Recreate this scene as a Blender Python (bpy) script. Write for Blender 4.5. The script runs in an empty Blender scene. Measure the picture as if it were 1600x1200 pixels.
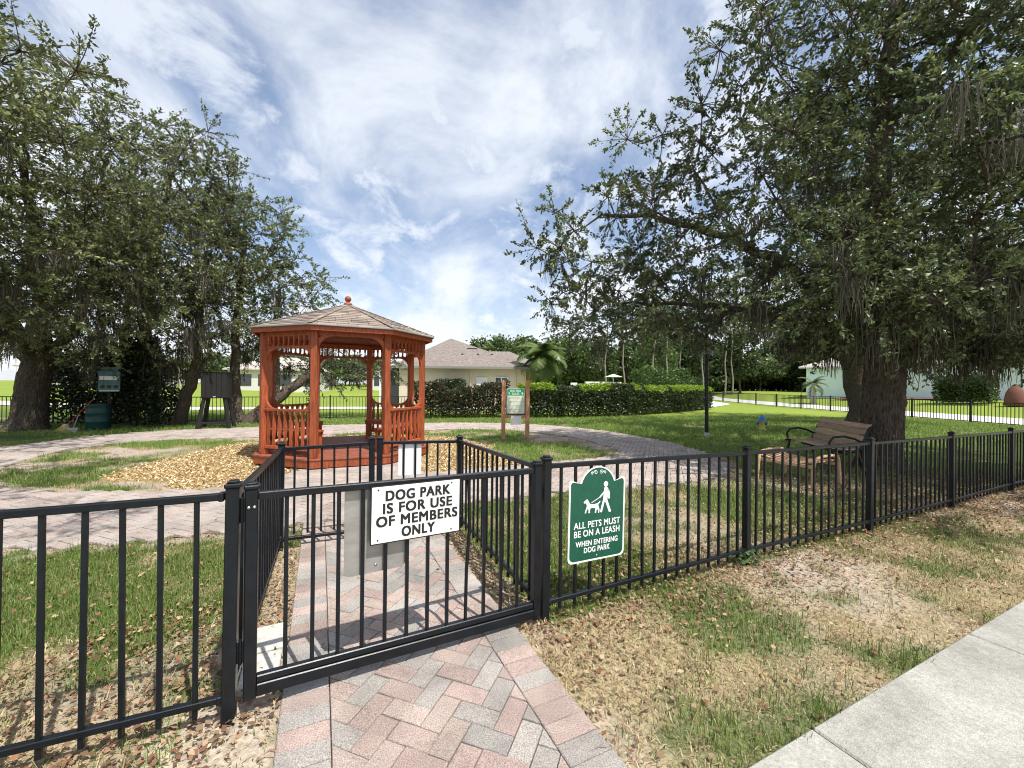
import bpy, math, random
import numpy as np
from mathutils import Matrix, Vector
rng = np.random.default_rng(7)
random.seed(7)
S = bpy.context.scene
C = S.collection
PI = math.pi
R = math.radians

# ------------------------------------------------------------------ camera, sky, sun, exposure
cam = bpy.data.cameras.new('camera'); cam_o = bpy.data.objects.new('camera', cam); C.objects.link(cam_o)
cam.sensor_width = 36.0; cam.lens = 36.0 * 640 / 1600; cam.clip_end = 2000; cam.clip_start = 0.05
cam_o.matrix_world = Matrix.Translation((0, 0, 1.5)) @ Matrix.Rotation(PI / 2 + 2 / 640, 4, 'X') @ Matrix.Rotation(0.010, 4, 'Z')
S.camera = cam_o
SUN = Vector((0.36, -0.40, 1.0)).normalized()
w = bpy.data.worlds.new('World'); S.world = w; w.use_nodes = True
nt = w.node_tree; nt.nodes.clear()
def N(t, **k):
    n = nt.nodes.new(t)
    for a, b in k.items(): setattr(n, a, b)
    return n
def LK(a, b): nt.links.new(a, b)
sky = N('ShaderNodeTexSky', sky_type='NISHITA', sun_disc=False)
sky.sun_elevation = math.asin(SUN.z); sky.sun_rotation = math.atan2(SUN.x, SUN.y)
sky.air_density = 1.0; sky.dust_density = 1.6; sky.ozone_density = 3.0
tc = N('ShaderNodeTexCoord')
sep = N('ShaderNodeSeparateXYZ'); LK(tc.outputs['Generated'], sep.inputs[0])
zz = N('ShaderNodeMath', operation='ADD'); LK(sep.outputs[2], zz.inputs[0]); zz.inputs[1].default_value = 0.42
zm = N('ShaderNodeMath', operation='MAXIMUM'); LK(zz.outputs[0], zm.inputs[0]); zm.inputs[1].default_value = 0.05
dx = N('ShaderNodeMath', operation='DIVIDE'); LK(sep.outputs[0], dx.inputs[0]); LK(zm.outputs[0], dx.inputs[1])
dy = N('ShaderNodeMath', operation='DIVIDE'); LK(sep.outputs[1], dy.inputs[0]); LK(zm.outputs[0], dy.inputs[1])
cv = N('ShaderNodeCombineXYZ'); LK(dx.outputs[0], cv.inputs[0]); LK(dy.outputs[0], cv.inputs[1])
def cloud_layer(scale, rot, sx, sy, lo, hi, dist, detail, rough, off):
    mp = N('ShaderNodeMapping'); LK(cv.outputs[0], mp.inputs[0])
    mp.inputs['Rotation'].default_value = (0, 0, rot); mp.inputs['Scale'].default_value = (sx, sy, 1); mp.inputs['Location'].default_value = off
    nz = N('ShaderNodeTexNoise'); LK(mp.outputs[0], nz.inputs['Vector'])
    nz.inputs['Scale'].default_value = scale; nz.inputs['Detail'].default_value = detail; nz.inputs['Roughness'].default_value = rough; nz.inputs['Distortion'].default_value = dist
    mr = N('ShaderNodeMapRange', interpolation_type='SMOOTHSTEP'); LK(nz.outputs[0], mr.inputs[0]); mr.inputs[1].default_value = lo; mr.inputs[2].default_value = hi
    return mr.outputs[0]
c1 = cloud_layer(2.1, -0.5, 1.0, 0.85, 0.37, 0.68, 0.35, 9, 0.60, (1.3, 0.4, 0))
c2 = cloud_layer(5.6, 0.2, 1.0, 0.9, 0.44, 0.66, 0.3, 9, 0.62, (0.6, 5.2, 0))
m2 = N('ShaderNodeMath', operation='MULTIPLY'); LK(c2, m2.inputs[0]); m2.inputs[1].default_value = 0.8
mx = N('ShaderNodeMath', operation='MAXIMUM'); LK(c1, mx.inputs[0]); LK(m2.outputs[0], mx.inputs[1])
hz = N('ShaderNodeMapRange'); LK(sep.outputs[2], hz.inputs[0]); hz.inputs[1].default_value = 0.0; hz.inputs[2].default_value = 0.30; hz.inputs[3].default_value = 0.60; hz.inputs[4].default_value = 0.0
vl = N('ShaderNodeMapRange'); LK(mx.outputs[0], vl.inputs[0]); vl.inputs[3].default_value = 0.13; vl.inputs[4].default_value = 1.0
ad = N('ShaderNodeMath', operation='ADD', use_clamp=True); LK(vl.outputs[0], ad.inputs[0]); LK(hz.outputs[0], ad.inputs[1])
cm = N('ShaderNodeMath', operation='MULTIPLY'); LK(ad.outputs[0], cm.inputs[0]); cm.inputs[1].default_value = 0.88
mixc = N('ShaderNodeMixRGB'); LK(cm.outputs[0], mixc.inputs[0]); LK(sky.outputs[0], mixc.inputs[1]); mixc.inputs[2].default_value = (5.7, 5.95, 6.3, 1)
bg = N('ShaderNodeBackground'); LK(mixc.outputs[0], bg.inputs[0]); bg.inputs[1].default_value = 0.145
wo = N('ShaderNodeOutputWorld'); LK(bg.outputs[0], wo.inputs[0])
sl = bpy.data.lights.new('sun', 'SUN'); sl.energy = 5.0; sl.angle = R(0.55); sl.color = (1.0, 0.95, 0.87)
so = bpy.data.objects.new('sun', sl); C.objects.link(so); so.rotation_euler = SUN.to_track_quat('Z', 'Y').to_euler()
S.view_settings.view_transform = 'Standard'; S.view_settings.look = 'None'; S.view_settings.gamma = 1.0
S.view_settings.exposure = 0.34; S.view_settings.use_curve_mapping = False
try:
    S.cycles.filter_width = 1.05; S.cycles.max_bounces = 6; S.cycles.transparent_max_bounces = 4
except Exception: pass

# ------------------------------------------------------------------ numeric noise
def _h(ix, iy, s):
    n = (ix * 374761393 + iy * 668265263 + s * 974711) & 0xFFFFFFFF
    n = ((n ^ (n >> 13)) * 1274126177) & 0xFFFFFFFF
    return ((n ^ (n >> 16)) & 0xFFFF) / 65535.0
def vn(x, y, s=0):
    x = np.asarray(x, float); y = np.asarray(y, float)
    ix = np.floor(x).astype(np.int64); iy = np.floor(y).astype(np.int64); fx = x - ix; fy = y - iy
    fx = fx * fx * (3 - 2 * fx); fy = fy * fy * (3 - 2 * fy)
    return (_h(ix, iy, s) * (1 - fx) + _h(ix + 1, iy, s) * fx) * (1 - fy) + (_h(ix, iy + 1, s) * (1 - fx) + _h(ix + 1, iy + 1, s) * fx) * fy
def fbm(x, y, s=0, o=4):
    t = 0; a = .5; n = 0
    for i in range(o):
        t = t + a * vn(x * 2 ** i + 17.3 * i, y * 2 ** i - 9.1 * i, s + i); n += a; a *= .55
    return t / n
def sst(a, b, x): t = np.clip((x - a) / (b - a), 0, 1); return t * t * (3 - 2 * t)
def inpoly(x, y, P):
    x = np.asarray(x, float); y = np.asarray(y, float); r = np.zeros(x.shape, bool); n = len(P)
    for i in range(n):
        x1, y1 = P[i]; x2, y2 = P[(i + 1) % n]
        if y1 == y2: continue
        r ^= ((y1 > y) != (y2 > y)) & (x < (x2 - x1) * (y - y1) / (y2 - y1) + x1)
    return r

# ------------------------------------------------------------------ materials
def mat(name, col, rough=.6, metal=0, spec=.5, attr=False, nscale=0, namp=0, col2=None, bump=0, bscale=50, trans=0, detail=4, stretch=None, coord='Object', emit=None, vor=False, rand=0, stain=0):
    m = bpy.data.materials.new(name); m.use_nodes = True; t = m.node_tree; b = t.nodes['Principled BSDF']
    b.inputs['Roughness'].default_value = rough; b.inputs['Metallic'].default_value = metal
    b.inputs['Specular IOR Level'].default_value = spec
    src = None
    co = t.nodes.new('ShaderNodeTexCoord'); vec = co.outputs[coord] if coord != 'Position' else t.nodes.new('ShaderNodeNewGeometry').outputs['Position']
    if stretch:
        mp = t.nodes.new('ShaderNodeMapping'); t.links.new(vec, mp.inputs[0]); mp.inputs['Scale'].default_value = stretch; vec = mp.outputs[0]
    if attr:
        a = t.nodes.new('ShaderNodeAttribute'); a.attribute_name = 'Col'; src = a.outputs['Color']
    if nscale:
        n = t.nodes.new('ShaderNodeTexNoise'); n.inputs['Scale'].default_value = nscale; n.inputs['Detail'].default_value = detail; n.inputs['Roughness'].default_value = .6
        t.links.new(vec, n.inputs['Vector'])
        if col2 is not None:
            rp = t.nodes.new('ShaderNodeMapRange'); t.links.new(n.outputs[0], rp.inputs[0]); rp.inputs[1].default_value = .35; rp.inputs[2].default_value = .65
            mx = t.nodes.new('ShaderNodeMixRGB'); t.links.new(rp.outputs[0], mx.inputs[0])
            if src: t.links.new(src, mx.inputs[1])
            else: mx.inputs[1].default_value = (*col, 1)
            mx.inputs[2].default_value = (*col2, 1); src = mx.outputs[0]
        else:
            rp = t.nodes.new('ShaderNodeMapRange'); t.links.new(n.outputs[0], rp.inputs[0]); rp.inputs[1].default_value = .3; rp.inputs[2].default_value = .7
            rp.inputs[3].default_value = 1 - namp; rp.inputs[4].default_value = 1 + namp
            mx = t.nodes.new('ShaderNodeVectorMath'); mx.operation = 'SCALE'; t.links.new(rp.outputs[0], mx.inputs['Scale'])
            if src: t.links.new(src, mx.inputs[0])
            else: mx.inputs[0].default_value = col
            src = mx.outputs[0]
    if rand or stain:
        g_ = t.nodes.new('ShaderNodeVectorMath'); g_.operation = 'SCALE'
        if src: t.links.new(src, g_.inputs[0])
        else: g_.inputs[0].default_value = col
        if rand:
            oi = t.nodes.new('ShaderNodeObjectInfo'); rr = t.nodes.new('ShaderNodeMapRange'); t.links.new(oi.outputs['Random'], rr.inputs[0]); rr.inputs[3].default_value = 1 - rand; rr.inputs[4].default_value = 1 + rand
        else:
            ns = t.nodes.new('ShaderNodeTexNoise'); ns.inputs['Scale'].default_value = stain; ns.inputs['Detail'].default_value = 7; ns.inputs['Roughness'].default_value = .65; ns.inputs['Distortion'].default_value = .6; t.links.new(vec, ns.inputs['Vector'])
            rr = t.nodes.new('ShaderNodeMapRange'); t.links.new(ns.outputs[0], rr.inputs[0]); rr.inputs[1].default_value = .35; rr.inputs[2].default_value = .62; rr.inputs[3].default_value = .72; rr.inputs[4].default_value = 1.1
        t.links.new(rr.outputs[0], g_.inputs['Scale']); src = g_.outputs[0]
    if src: t.links.new(src, b.inputs['Base Color'])
    else: b.inputs['Base Color'].default_value = (*col, 1)
    if bump:
        if vor:
            n = t.nodes.new('ShaderNodeTexVoronoi'); n.inputs['Scale'].default_value = bscale; n.feature = 'DISTANCE_TO_EDGE'; o = n.outputs['Distance']
        else:
            n = t.nodes.new('ShaderNodeTexNoise'); n.inputs['Scale'].default_value = bscale; n.inputs['Detail'].default_value = 5; o = n.outputs[0]
        t.links.new(vec, n.inputs['Vector'])
        bp = t.nodes.new('ShaderNodeBump'); bp.inputs['Strength'].default_value = bump; bp.inputs['Distance'].default_value = .07 if vor else .02
        t.links.new(o, bp.inputs['Height']); t.links.new(bp.outputs[0], b.inputs['Normal'])
    if trans:
        tr = t.nodes.new('ShaderNodeBsdfTranslucent'); ms = t.nodes.new('ShaderNodeMixShader'); ms.inputs[0].default_value = trans
        if src: t.links.new(src, tr.inputs[0])
        else: tr.inputs[0].default_value = (*col, 1)
        t.links.new(b.outputs[0], ms.inputs[1]); t.links.new(tr.outputs[0], ms.inputs[2])
        t.links.new(ms.outputs[0], t.nodes['Material Output'].inputs[0])
    return m
M = dict(
    ground=mat('ground_soil', (.1, .1, .1), .95, attr=True, nscale=38, namp=.38, bump=.3, bscale=110, spec=.1, coord='Position', detail=6),
    blade=mat('grass_blade', (.1, .2, .03), .65, attr=True, trans=.25, spec=.25),
    litter=mat('dry_leaf', (.2, .1, .05), .8, attr=True, spec=.2),
    chip=mat('wood_chip', (.5, .4, .2), .85, attr=True, spec=.2),
    brick=mat('paver', (.4, .3, .25), .9, attr=True, nscale=190, namp=.5, stain=2.2, bump=.6, bscale=220, spec=.2, coord='Position', detail=3),
    sand=mat('joint_sand', (.16, .125, .10), .95, nscale=30, namp=.35, coord='Position', spec=.1),
    concrete=mat('concrete', (.37, .36, .325), .9, nscale=60, namp=.22, stain=1.3, bump=.45, bscale=140, coord='Position', spec=.2, detail=8),
    farpath=mat('pale_concrete', (.62, .61, .58), .9, nscale=1.5, namp=.08, coord='Position'),
    slab=mat('white_concrete', (.50, .49, .45), .9, nscale=25, namp=.2, bump=.4, bscale=120, coord='Position'),
    black=mat('black_paint', (.006, .0085, .012), .34, spec=.35, nscale=14, namp=.35, bump=.04, bscale=120, coord='Position'),
    chrome=mat('galvanised_steel', (.62, .62, .60), .3, metal=1, nscale=60, namp=.15),
    steel=mat('bare_aluminium', (.33, .32, .30), .4, metal=.35, nscale=6, namp=.18, stretch=(1, 1, 3)),
    white=mat('white_sheet', (.80, .81, .80), .35, nscale=4, namp=.03),
    ink=mat('black_ink', (.012, .012, .012), .5),
    green=mat('green_sheet', (.008, .085, .052), .35, nscale=30, namp=.12),
    green2=mat('bright_green_sheet', (.01, .30, .12), .4),
    cream=mat('cream_sheet', (.66, .72, .58), .45, nscale=12, namp=.08),
    faint=mat('faint_print', (.36, .42, .30), .6),
    redwood=mat('stained_redwood', (.45, .108, .034), .5, nscale=5, detail=8, col2=(.23, .045, .016), bump=.35, bscale=30, stretch=(9, 9, .9), coord='Object', rand=.2),
    deck=mat('stained_deck', (.24, .07, .035), .65, nscale=8, namp=.3, bump=.2, bscale=30),
    shingle=mat('asphalt_shingle', (.3, .2, .15), .95, attr=True, nscale=60, namp=.3, bump=.5, bscale=150, coord='Position', spec=.15),
    trim=mat('grey_drip_edge', (.24, .24, .23), .5),
    cedar=mat('cedar_post', (.50, .25, .13), .75, nscale=9, namp=.25, bump=.2, bscale=40, stretch=(5, 5, .6)),
    bench=mat('bench_slat', (.36, .235, .15), .6, rand=.18, nscale=8, namp=.25, stretch=(.6, 6, 6)),
    teak=mat('weathered_teak', (.50, .31, .18), .7, nscale=9, namp=.25),
    bark=mat('oak_bark', (.10, .080, .060), .95, nscale=14, col2=(.13, .108, .085), bump=1.0, bscale=26, stretch=(1, 1, .28), coord='Position', vor=True, spec=.1),
    leaf=mat('oak_leaf', (.05, .09, .02), .44, attr=True, trans=.32, spec=.5),
    moss=mat('spanish_moss', (.19, .18, .14), .95, attr=True, trans=.2, spec=.1),
    palmtrunk=mat('palm_bark', (.42, .38, .33), .9, nscale=12, namp=.25, bump=.5, bscale=12, stretch=(.3, .3, 3)),
    pinebark=mat('pine_bark', (.24, .21, .18), .9, nscale=6, namp=.35),
    darkwood=mat('shade_darkened_wood', (.009, .008, .007), .7, nscale=10, namp=.3),  # dark wood, deepened in colour to replace tree shade that misses it
    barrel=mat('green_plastic', (.004, .048, .042), .5, nscale=5, namp=.15),  # green lowered to stand in for the heavy shade around the barrel
    teal=mat('teal_metal', (.06, .15, .16), .45, nscale=8, namp=.15),
    red=mat('red_handle', (.30, .025, .02), .5), yellow=mat('yellow_bristle', (.55, .42, .14), .8, nscale=40, namp=.2),
    blue=mat('blue_enamel', (.035, .20, .55), .35, nscale=12, namp=.15), hyd=mat('cream_enamel', (.75, .60, .20), .4, nscale=12, namp=.12),
    tan=mat('tan_stucco', (.60, .52, .39), .9, nscale=1.4, namp=.05, bump=.15, bscale=60),
    roof=mat('grey_brown_shingle', (.20, .168, .15), .95, nscale=5, namp=.4, stretch=(1, 1, 4), bump=.3, bscale=14, coord='Position', detail=8),
    roof2=mat('pinkish_shingle', (.42, .36, .33), .95, nscale=4, namp=.2, stretch=(1, 1, 5), coord='Position'),
    mint=mat('mint_stucco', (.68, .82, .79), .9, nscale=1.5, namp=.04), wtrim=mat('white_trim', (.78, .78, .76), .5),
    glass=mat('window_glass', (.03, .035, .04), .08, spec=.9), blind=mat('window_blind', (.62, .63, .62), .6),
    palewall=mat('pale_wall', (.62, .60, .55), .9), dark=mat('dark_vent_and_shade', (.03, .03, .03), .6),  # dark colours the roof vents and paints the shade of the house recess
    terracotta=mat('terracotta', (.15, .055, .04), .85, nscale=12, namp=.2), lampglass=mat('lamp_glass', (.65, .68, .66), .2),
    mulch=mat('red_mulch', (.20, .07, .045), .95, nscale=25, namp=.4),
    fittings=mat('grey_plastic', (.45, .45, .43), .6),
)

# ------------------------------------------------------------------ mesh helpers
def link(name, me, parent=None, kind=None, loc=None):
    o = bpy.data.objects.new(name, me); C.objects.link(o)
    if parent: o.parent = parent
    if kind: o['kind'] = kind
    if loc is not None: o.location = loc
    return o
def tag(o, label, cat, group=None):
    o['label'] = label; o['category'] = cat
    if group: o['group'] = group
    return o
def thing(name, label, cat, loc=(0, 0, 0), rz=0, group=None):
    o = link(name, None, loc=loc); o.rotation_euler = (0, 0, rz); return tag(o, label, cat, group)
def amesh(name, V, F, m, col=None, smooth=False):
    """V (n,3), F (k,3|4) arrays -> mesh"""
    V = np.ascontiguousarray(V, np.float32); F = np.ascontiguousarray(F, np.int32); me = bpy.data.meshes.new(name)
    k = F.shape[1]; me.vertices.add(len(V)); me.vertices.foreach_set('co', V.ravel())
    me.loops.add(F.size); me.loops.foreach_set('vertex_index', F.ravel())
    me.polygons.add(len(F)); me.polygons.foreach_set('loop_start', np.arange(0, F.size, k, dtype=np.int32))
    if smooth: me.polygons.foreach_set('use_smooth', np.ones(len(F), bool))
    me.update(calc_edges=True)
    if col is not None:
        a = me.color_attributes.new('Col', 'FLOAT_COLOR', 'POINT'); c = np.ones((len(V), 4), np.float32); c[:, :3] = col
        a.data.foreach_set('color', c.ravel())
    me.materials.append(m if not isinstance(m, str) else M[m]); return me
class MB:
    def __init__(s): s.v = []; s.f = []; s.c = []; s.sm = []
    def add(s, v, f, mtx=None, col=None, smooth=False):
        b = len(s.v)
        for p in v:
            p = Vector(p); s.v.append(tuple(mtx @ p) if mtx is not None else tuple(p))
            s.c.append(col or (1, 1, 1))
        for q in f: s.f.append(tuple(i + b for i in q)); s.sm.append(smooth)
        return s
    def box(s, c, d, ch=0, mtx=None, rz=0, col=None):
        x, y, z = (k / 2 for k in d); T = Matrix.Translation(c) @ Matrix.Rotation(rz, 4, 'Z')
        if mtx is not None: T = mtx @ T
        if not ch:
            v = [(i * x, j * y, k * z) for i in (-1, 1) for j in (-1, 1) for k in (-1, 1)]
            f = [(0, 1, 3, 2), (4, 6, 7, 5), (0, 4, 5, 1), (2, 3, 7, 6), (0, 2, 6, 4), (1, 5, 7, 3)]
            return s.add(v, f, T, col)
        v = []; idx = {}
        for i in (-1, 1):
            for j in (-1, 1):
                for k in (-1, 1):
                    idx[i, j, k] = len(v)
                    v += [(i * x, j * (y - ch), k * (z - ch)), (i * (x - ch), j * y, k * (z - ch)), (i * (x - ch), j * (y - ch), k * z)]
        f = []
        for a in range(3):
            for sg in (-1, 1):
                o = [t for t in range(3) if t != a]; q = []
                for (p1, p2) in ((-1, -1), (1, -1), (1, 1), (-1, 1)):
                    key = [0, 0, 0]; key[a] = sg; key[o[0]] = p1; key[o[1]] = p2; q.append(idx[tuple(key)] + a)
                f.append(q if (sg > 0) == (a != 1) else q[::-1])
        for a in range(3):
            b_, c_ = [t for t in range(3) if t != a]
            for p1 in (-1, 1):
                for p2 in (-1, 1):
                    k0 = [0, 0, 0]; k1 = [0, 0, 0]; k0[a] = -1; k1[a] = 1
                    for kk in (k0, k1): kk[b_] = p1; kk[c_] = p2
                    k0 = tuple(k0); k1 = tuple(k1)
                    f.append((idx[k0] + b_, idx[k1] + b_, idx[k1] + c_, idx[k0] + c_))
        for k in idx: f.append((idx[k], idx[k] + 1, idx[k] + 2))
        return s.add(v, f, T, col)
    def bar(s, a, b, w_, h_, ch=0, up=(0, 0, 1), mtx=None, col=None):
        a = Vector(a); b = Vector(b); d = b - a; L = d.length; x = d.normalized(); u = Vector(up)
        y = u.cross(x)
        if y.length < 1e-4: y = Vector((0, 1, 0)).cross(x)
        y.normalize(); z = x.cross(y)
        T = Matrix(((x.x, y.x, z.x, 0), (x.y, y.y, z.y, 0), (x.z, y.z, z.z, 0), (0, 0, 0, 1))); T = Matrix.Translation((a + b) / 2) @ T
        return s.box((0, 0, 0), (L, w_, h_), ch, (mtx @ T) if mtx is not None else T, col=col)
    def tube(s, P, r, n=8, mtx=None, cap=True, col=None):
        P = [Vector(p) for p in P]; rr = r if hasattr(r, '__len__') else [r] * len(P); v = []; f = []
        ref = None
        for i, p in enumerate(P):
            t = (P[min(i + 1, len(P) - 1)] - P[max(i - 1, 0)]).normalized()
            if ref is None: ref = Vector((0, 0, 1)) if abs(t.z) < .9 else Vector((1, 0, 0))
            x = (ref - t * ref.dot(t)).normalized(); ref = x; y = t.cross(x)
            for k in range(n):
                a = 2 * PI * k / n; v.append(p + (x * math.cos(a) + y * math.sin(a)) * rr[i])
        for i in range(len(P) - 1):
            for k in range(n): f.append((i * n + k, i * n + (k + 1) % n, (i + 1) * n + (k + 1) % n, (i + 1) * n + k))
        s.add(v, f, mtx, col, True)
        if cap:
            s.add(v[:n], [tuple(range(n))[::-1]], mtx, col); s.add(v[-n:], [tuple(range(n))], mtx, col)
        return s
    def lathe(s, prof, n=16, mtx=None, col=None):
        v = []; f = []
        for (r, z) in prof:
            for k in range(n): a = 2 * PI * k / n; v.append((r * math.cos(a), r * math.sin(a), z))
        for i in range(len(prof) - 1):
            for k in range(n): f.append((i * n + k, i * n + (k + 1) % n, (i + 1) * n + (k + 1) % n, (i + 1) * n + k))
        s.add(v, f, mtx, col, True)
        return s
    def prism(s, P, t, mtx=None, col=None):
        """polygon in local xy extruded 0..t along local z"""
        n = len(P); A = sum(P[i][0] * P[(i + 1) % n][1] - P[(i + 1) % n][0] * P[i][1] for i in range(n))
        if A < 0: P = P[::-1]
        v = [(x, y, 0) for x, y in P] + [(x, y, t) for x, y in P]
        f = [tuple(range(n))[::-1], tuple(range(n, 2 * n))] + [(i, (i + 1) % n, n + (i + 1) % n, n + i) for i in range(n)]
        return s.add(v, f, mtx, col)
    def mesh(s, name, m, attr=False):
        me = bpy.data.meshes.new(name); me.from_pydata(s.v, [], s.f); me.materials.append(M[m] if isinstance(m, str) else m)
        me.polygons.foreach_set('use_smooth', s.sm)
        if attr:
            a = me.color_attributes.new('Col', 'FLOAT_COLOR', 'POINT'); a.data.foreach_set('color', [k for c in s.c for k in (*c, 1)])
        me.update(); return me
    def build(s, name, m, parent=None, kind=None, loc=None, attr=False): return link(name, s.mesh(name, m, attr), parent, kind, loc)
def text(body, size, m, parent, mtx, name='lettering', bold=0.0, align='CENTER', depth=.0012, space=1.0, width=None):
    c = bpy.data.curves.new(name, 'FONT'); c.body = body; c.size = size; c.align_x = align; c.extrude = depth; c.space_character = space
    o = bpy.data.objects.new(name, c); C.objects.link(o)
    me0 = bpy.data.meshes.new_from_object(o.evaluated_get(bpy.context.evaluated_depsgraph_get())); bpy.data.objects.remove(o)
    V = np.array([v.co[:] for v in me0.vertices]); P = [tuple(p.vertices) for p in me0.polygons]
    lo, hi = V[:, 0].min(), V[:, 0].max(); V[:, 0] -= (lo + hi) / 2
    if width: V[:, 0] *= width / (hi - lo)
    b = MB(); k = 0
    for ox, oy in (((0, 0), (1, .5), (-1, -.5), (1, -.5), (-1, .5)) if bold else ((0, 0),)):
        W = V.copy(); W[:, 0] += ox * bold; W[:, 1] += oy * bold; W[:, 2] += k * .00012; k += 1
        b.add([tuple(q) for q in W], P, mtx)
    return b.build(name, m, parent)
def upright(origin, dirx):
    """local x along dirx (ground), local y up, local z towards the viewer side"""
    d = Vector((dirx[0], dirx[1], 0)).normalized(); n = d.cross(Vector((0, 0, 1)))
    return Matrix(((d.x, 0, n.x, origin[0]), (d.y, 0, n.y, origin[1]), (0, 1, 0, origin[2]), (0, 0, 0, 1)))

# ------------------------------------------------------------------ layout of paths
PD = np.array((-.423, .906)); PT = np.array((.906, .423)); P0 = np.array((-.23, 1.607))     # entrance path: along, across, origin
OUT = [(-3.4, 3.83), (-1.7, 4.55), (.55, 5.74), (1.9, 6.08), (3.35, 6.68), (4.15, 7.6), (4.45, 9.0), (4.35, 10.3), (4.0, 11.8), (3.2, 13.6), (1.5, 15.4), (-.8, 16.2), (-3.2, 15.9), (-6, 14.8), (-8.5, 13.7), (-10.3, 12.8), (-11.3, 11.4), (-11.4, 9.1), (-10.4, 6.6), (-8, 4.6), (-6, 3.75), (-4.5, 3.55)]
INN = [(-6.9, 5.5), (-4.9, 5.5), (-3.5, 5.95), (-1.5, 6.85), (.47, 7.8), (1.7, 8.35), (2.3, 8.9), (2.5, 9.6), (2.2, 10.9), (1.6, 12.2), (.4, 13.4), (-1.2, 13.8), (-2.7, 13.4), (-5, 12.1), (-6.8, 11.2), (-8.65, 10.6), (-9.5, 9.9), (-9.6, 8.8), (-9.0, 7.4), (-8.1, 6.2)]
APR = [(-3.9, 5.7), (-3.55, 7.3), (-2.15, 7.9), (-1.35, 6.75), (-2.5, 6.2)]
def smooth_poly(P, it=2):
    P = [np.array(p) for p in P]
    for _ in range(it):
        Q = []
        for i in range(len(P)):
            a = P[i]; b = P[(i + 1) % len(P)]; Q += [.75 * a + .25 * b, .25 * a + .75 * b]
        P = Q
    return [tuple(p) for p in P]
OUT = smooth_poly(OUT); INN = smooth_poly(INN)
SD = np.array((.901, .433)); SN = np.array((-.433, .901)); S_OFF = 1.027      # sidewalk direction, normal, edge offset
def sw_n(x, y): return x * SN[0] + y * SN[1]
def ep(x, y):
    rx = x - P0[0]; ry = y - P0[1]; return rx * PD[0] + ry * PD[1], rx * PT[0] + ry * PT[1]
def on_ring(x, y): return inpoly(x, y, OUT) & ~inpoly(x, y, INN)
def on_path(x, y, m=0.0):
    s, t = ep(x, y)
    return on_ring(x, y) | inpoly(x, y, APR) | ((np.abs(t) < .625 + m) & (s < 3.6) & (s > -1)) | (sw_n(x, y) < S_OFF + m * 2 - .06 * np.clip(fbm(x * 3, y * 3, 88) - .45, 0, 1) * (m != 0))
GZ = (-3.51, 8.72)
def on_chips(x, y):
    d = np.hypot(x - GZ[0], y - GZ[1]) + (fbm(x * 1.1, y * 1.1, 40) - .5) * 1.5
    return (d < 3.35) & inpoly(x, y, INN)
def terrain(x, y):
    z = .82 * sst(21.3, 33.0, x) * sst(4, 12, y)
    z = z + (.9 * fbm(x * .035, y * .035, 77, 2) + .12) * sst(30, 60, y) * (1 - .6 * sst(15, 25, x))
    z = z + .5 * sst(-16, -34, x) * sst(6, 20, y)
    return z
def zones(x, y):
    """weights of green turf, dry straw and bare soil"""
    n1 = fbm(x * .9, y * .9, 3); n2 = fbm(x * 2.3, y * 2.3, 9); n3 = fbm(x * .5 + 5, y * .5, 21)
    fo = (x - .219) * -.443 + (y - 2.617) * .896          # beyond the front fence line
    verge = sst(.15, -.25, fo) * (x > -.6)
    g = sst(.36, .60, .55 * n1 + .45 * n2 + .04)
    g = np.where(verge > .5, g * sst(.53, .70, .5 * n1 + .5 * n2 + .05 * sst(.6, 1.6, x)) * .85, g)
    lawn = (~inpoly(x, y, OUT)) & ((x > 2.6) | (y > 13)) & (fo > .3)
    far = sst(5.6, 8.2, y + .15 * x) * lawn
    g = np.maximum(g, far * sst(.18, .34, n1))
    g = np.maximum(g, (y > 16.5) * 1.0)
    oak = np.exp(-((x - 6.6) ** 2 + (y - 6.3) ** 2) / 5.5)
    g = g * (1 - .8 * oak * sst(.7, .3, n2))
    left = sst(-1.35, -1.8, x) * sst(4.4, 3.9, y) * (fo > -.3)
    g = np.where(left > .3, np.maximum(g, sst(-.08, .06, n2 - .55 + .06 * (-1.95 - x) + .42 * np.clip(y - 2.45, -1, .28))), g)
    isl = inpoly(x, y, INN); g = np.where(isl, g * sst(.36, .54, n1), g)
    soil = sst(.46, .62, n3 * .45 + n2 * .55 + .12 * oak) * (1 - g)
    soil = np.where(isl, np.maximum(soil, sst(.35, .5, n2) * (1 - g)), soil)
    nr = np.zeros(np.shape(x), bool)
    for ox, oy in ((.2, 0), (-.2, 0), (0, .2), (0, -.2)): nr |= on_ring(x + ox, y + oy)
    nr = nr & (y < 12) & (fbm(x * 2.5, y * 2.5, 44) > .42); g = np.where(nr, g * .25, g); soil = np.where(nr, np.maximum(soil, .75), soil)
    s, t = ep(x, y); ins = (np.abs(t) < .84) & (s > .6) & (s < 2.7); soil = np.where(ins, .5 + .5 * soil, soil); g = np.where(ins, 0, g)
    soil = np.where((t < -.6) & (s < .75) & (s > -.9) & (t > -1.1), 1.0, soil); g = np.where((t < -.6) & (s < .75) & (t > -1.0), g * .15, g)
    return g, np.clip(1 - g - soil, 0, 1), soil
GREEN = np.array((.125, .185, .040)); STRAW = np.array((.42, .345, .205)); SOIL = np.array((.37, .305, .25)); LAWN = np.array((.20, .26, .045))
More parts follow.
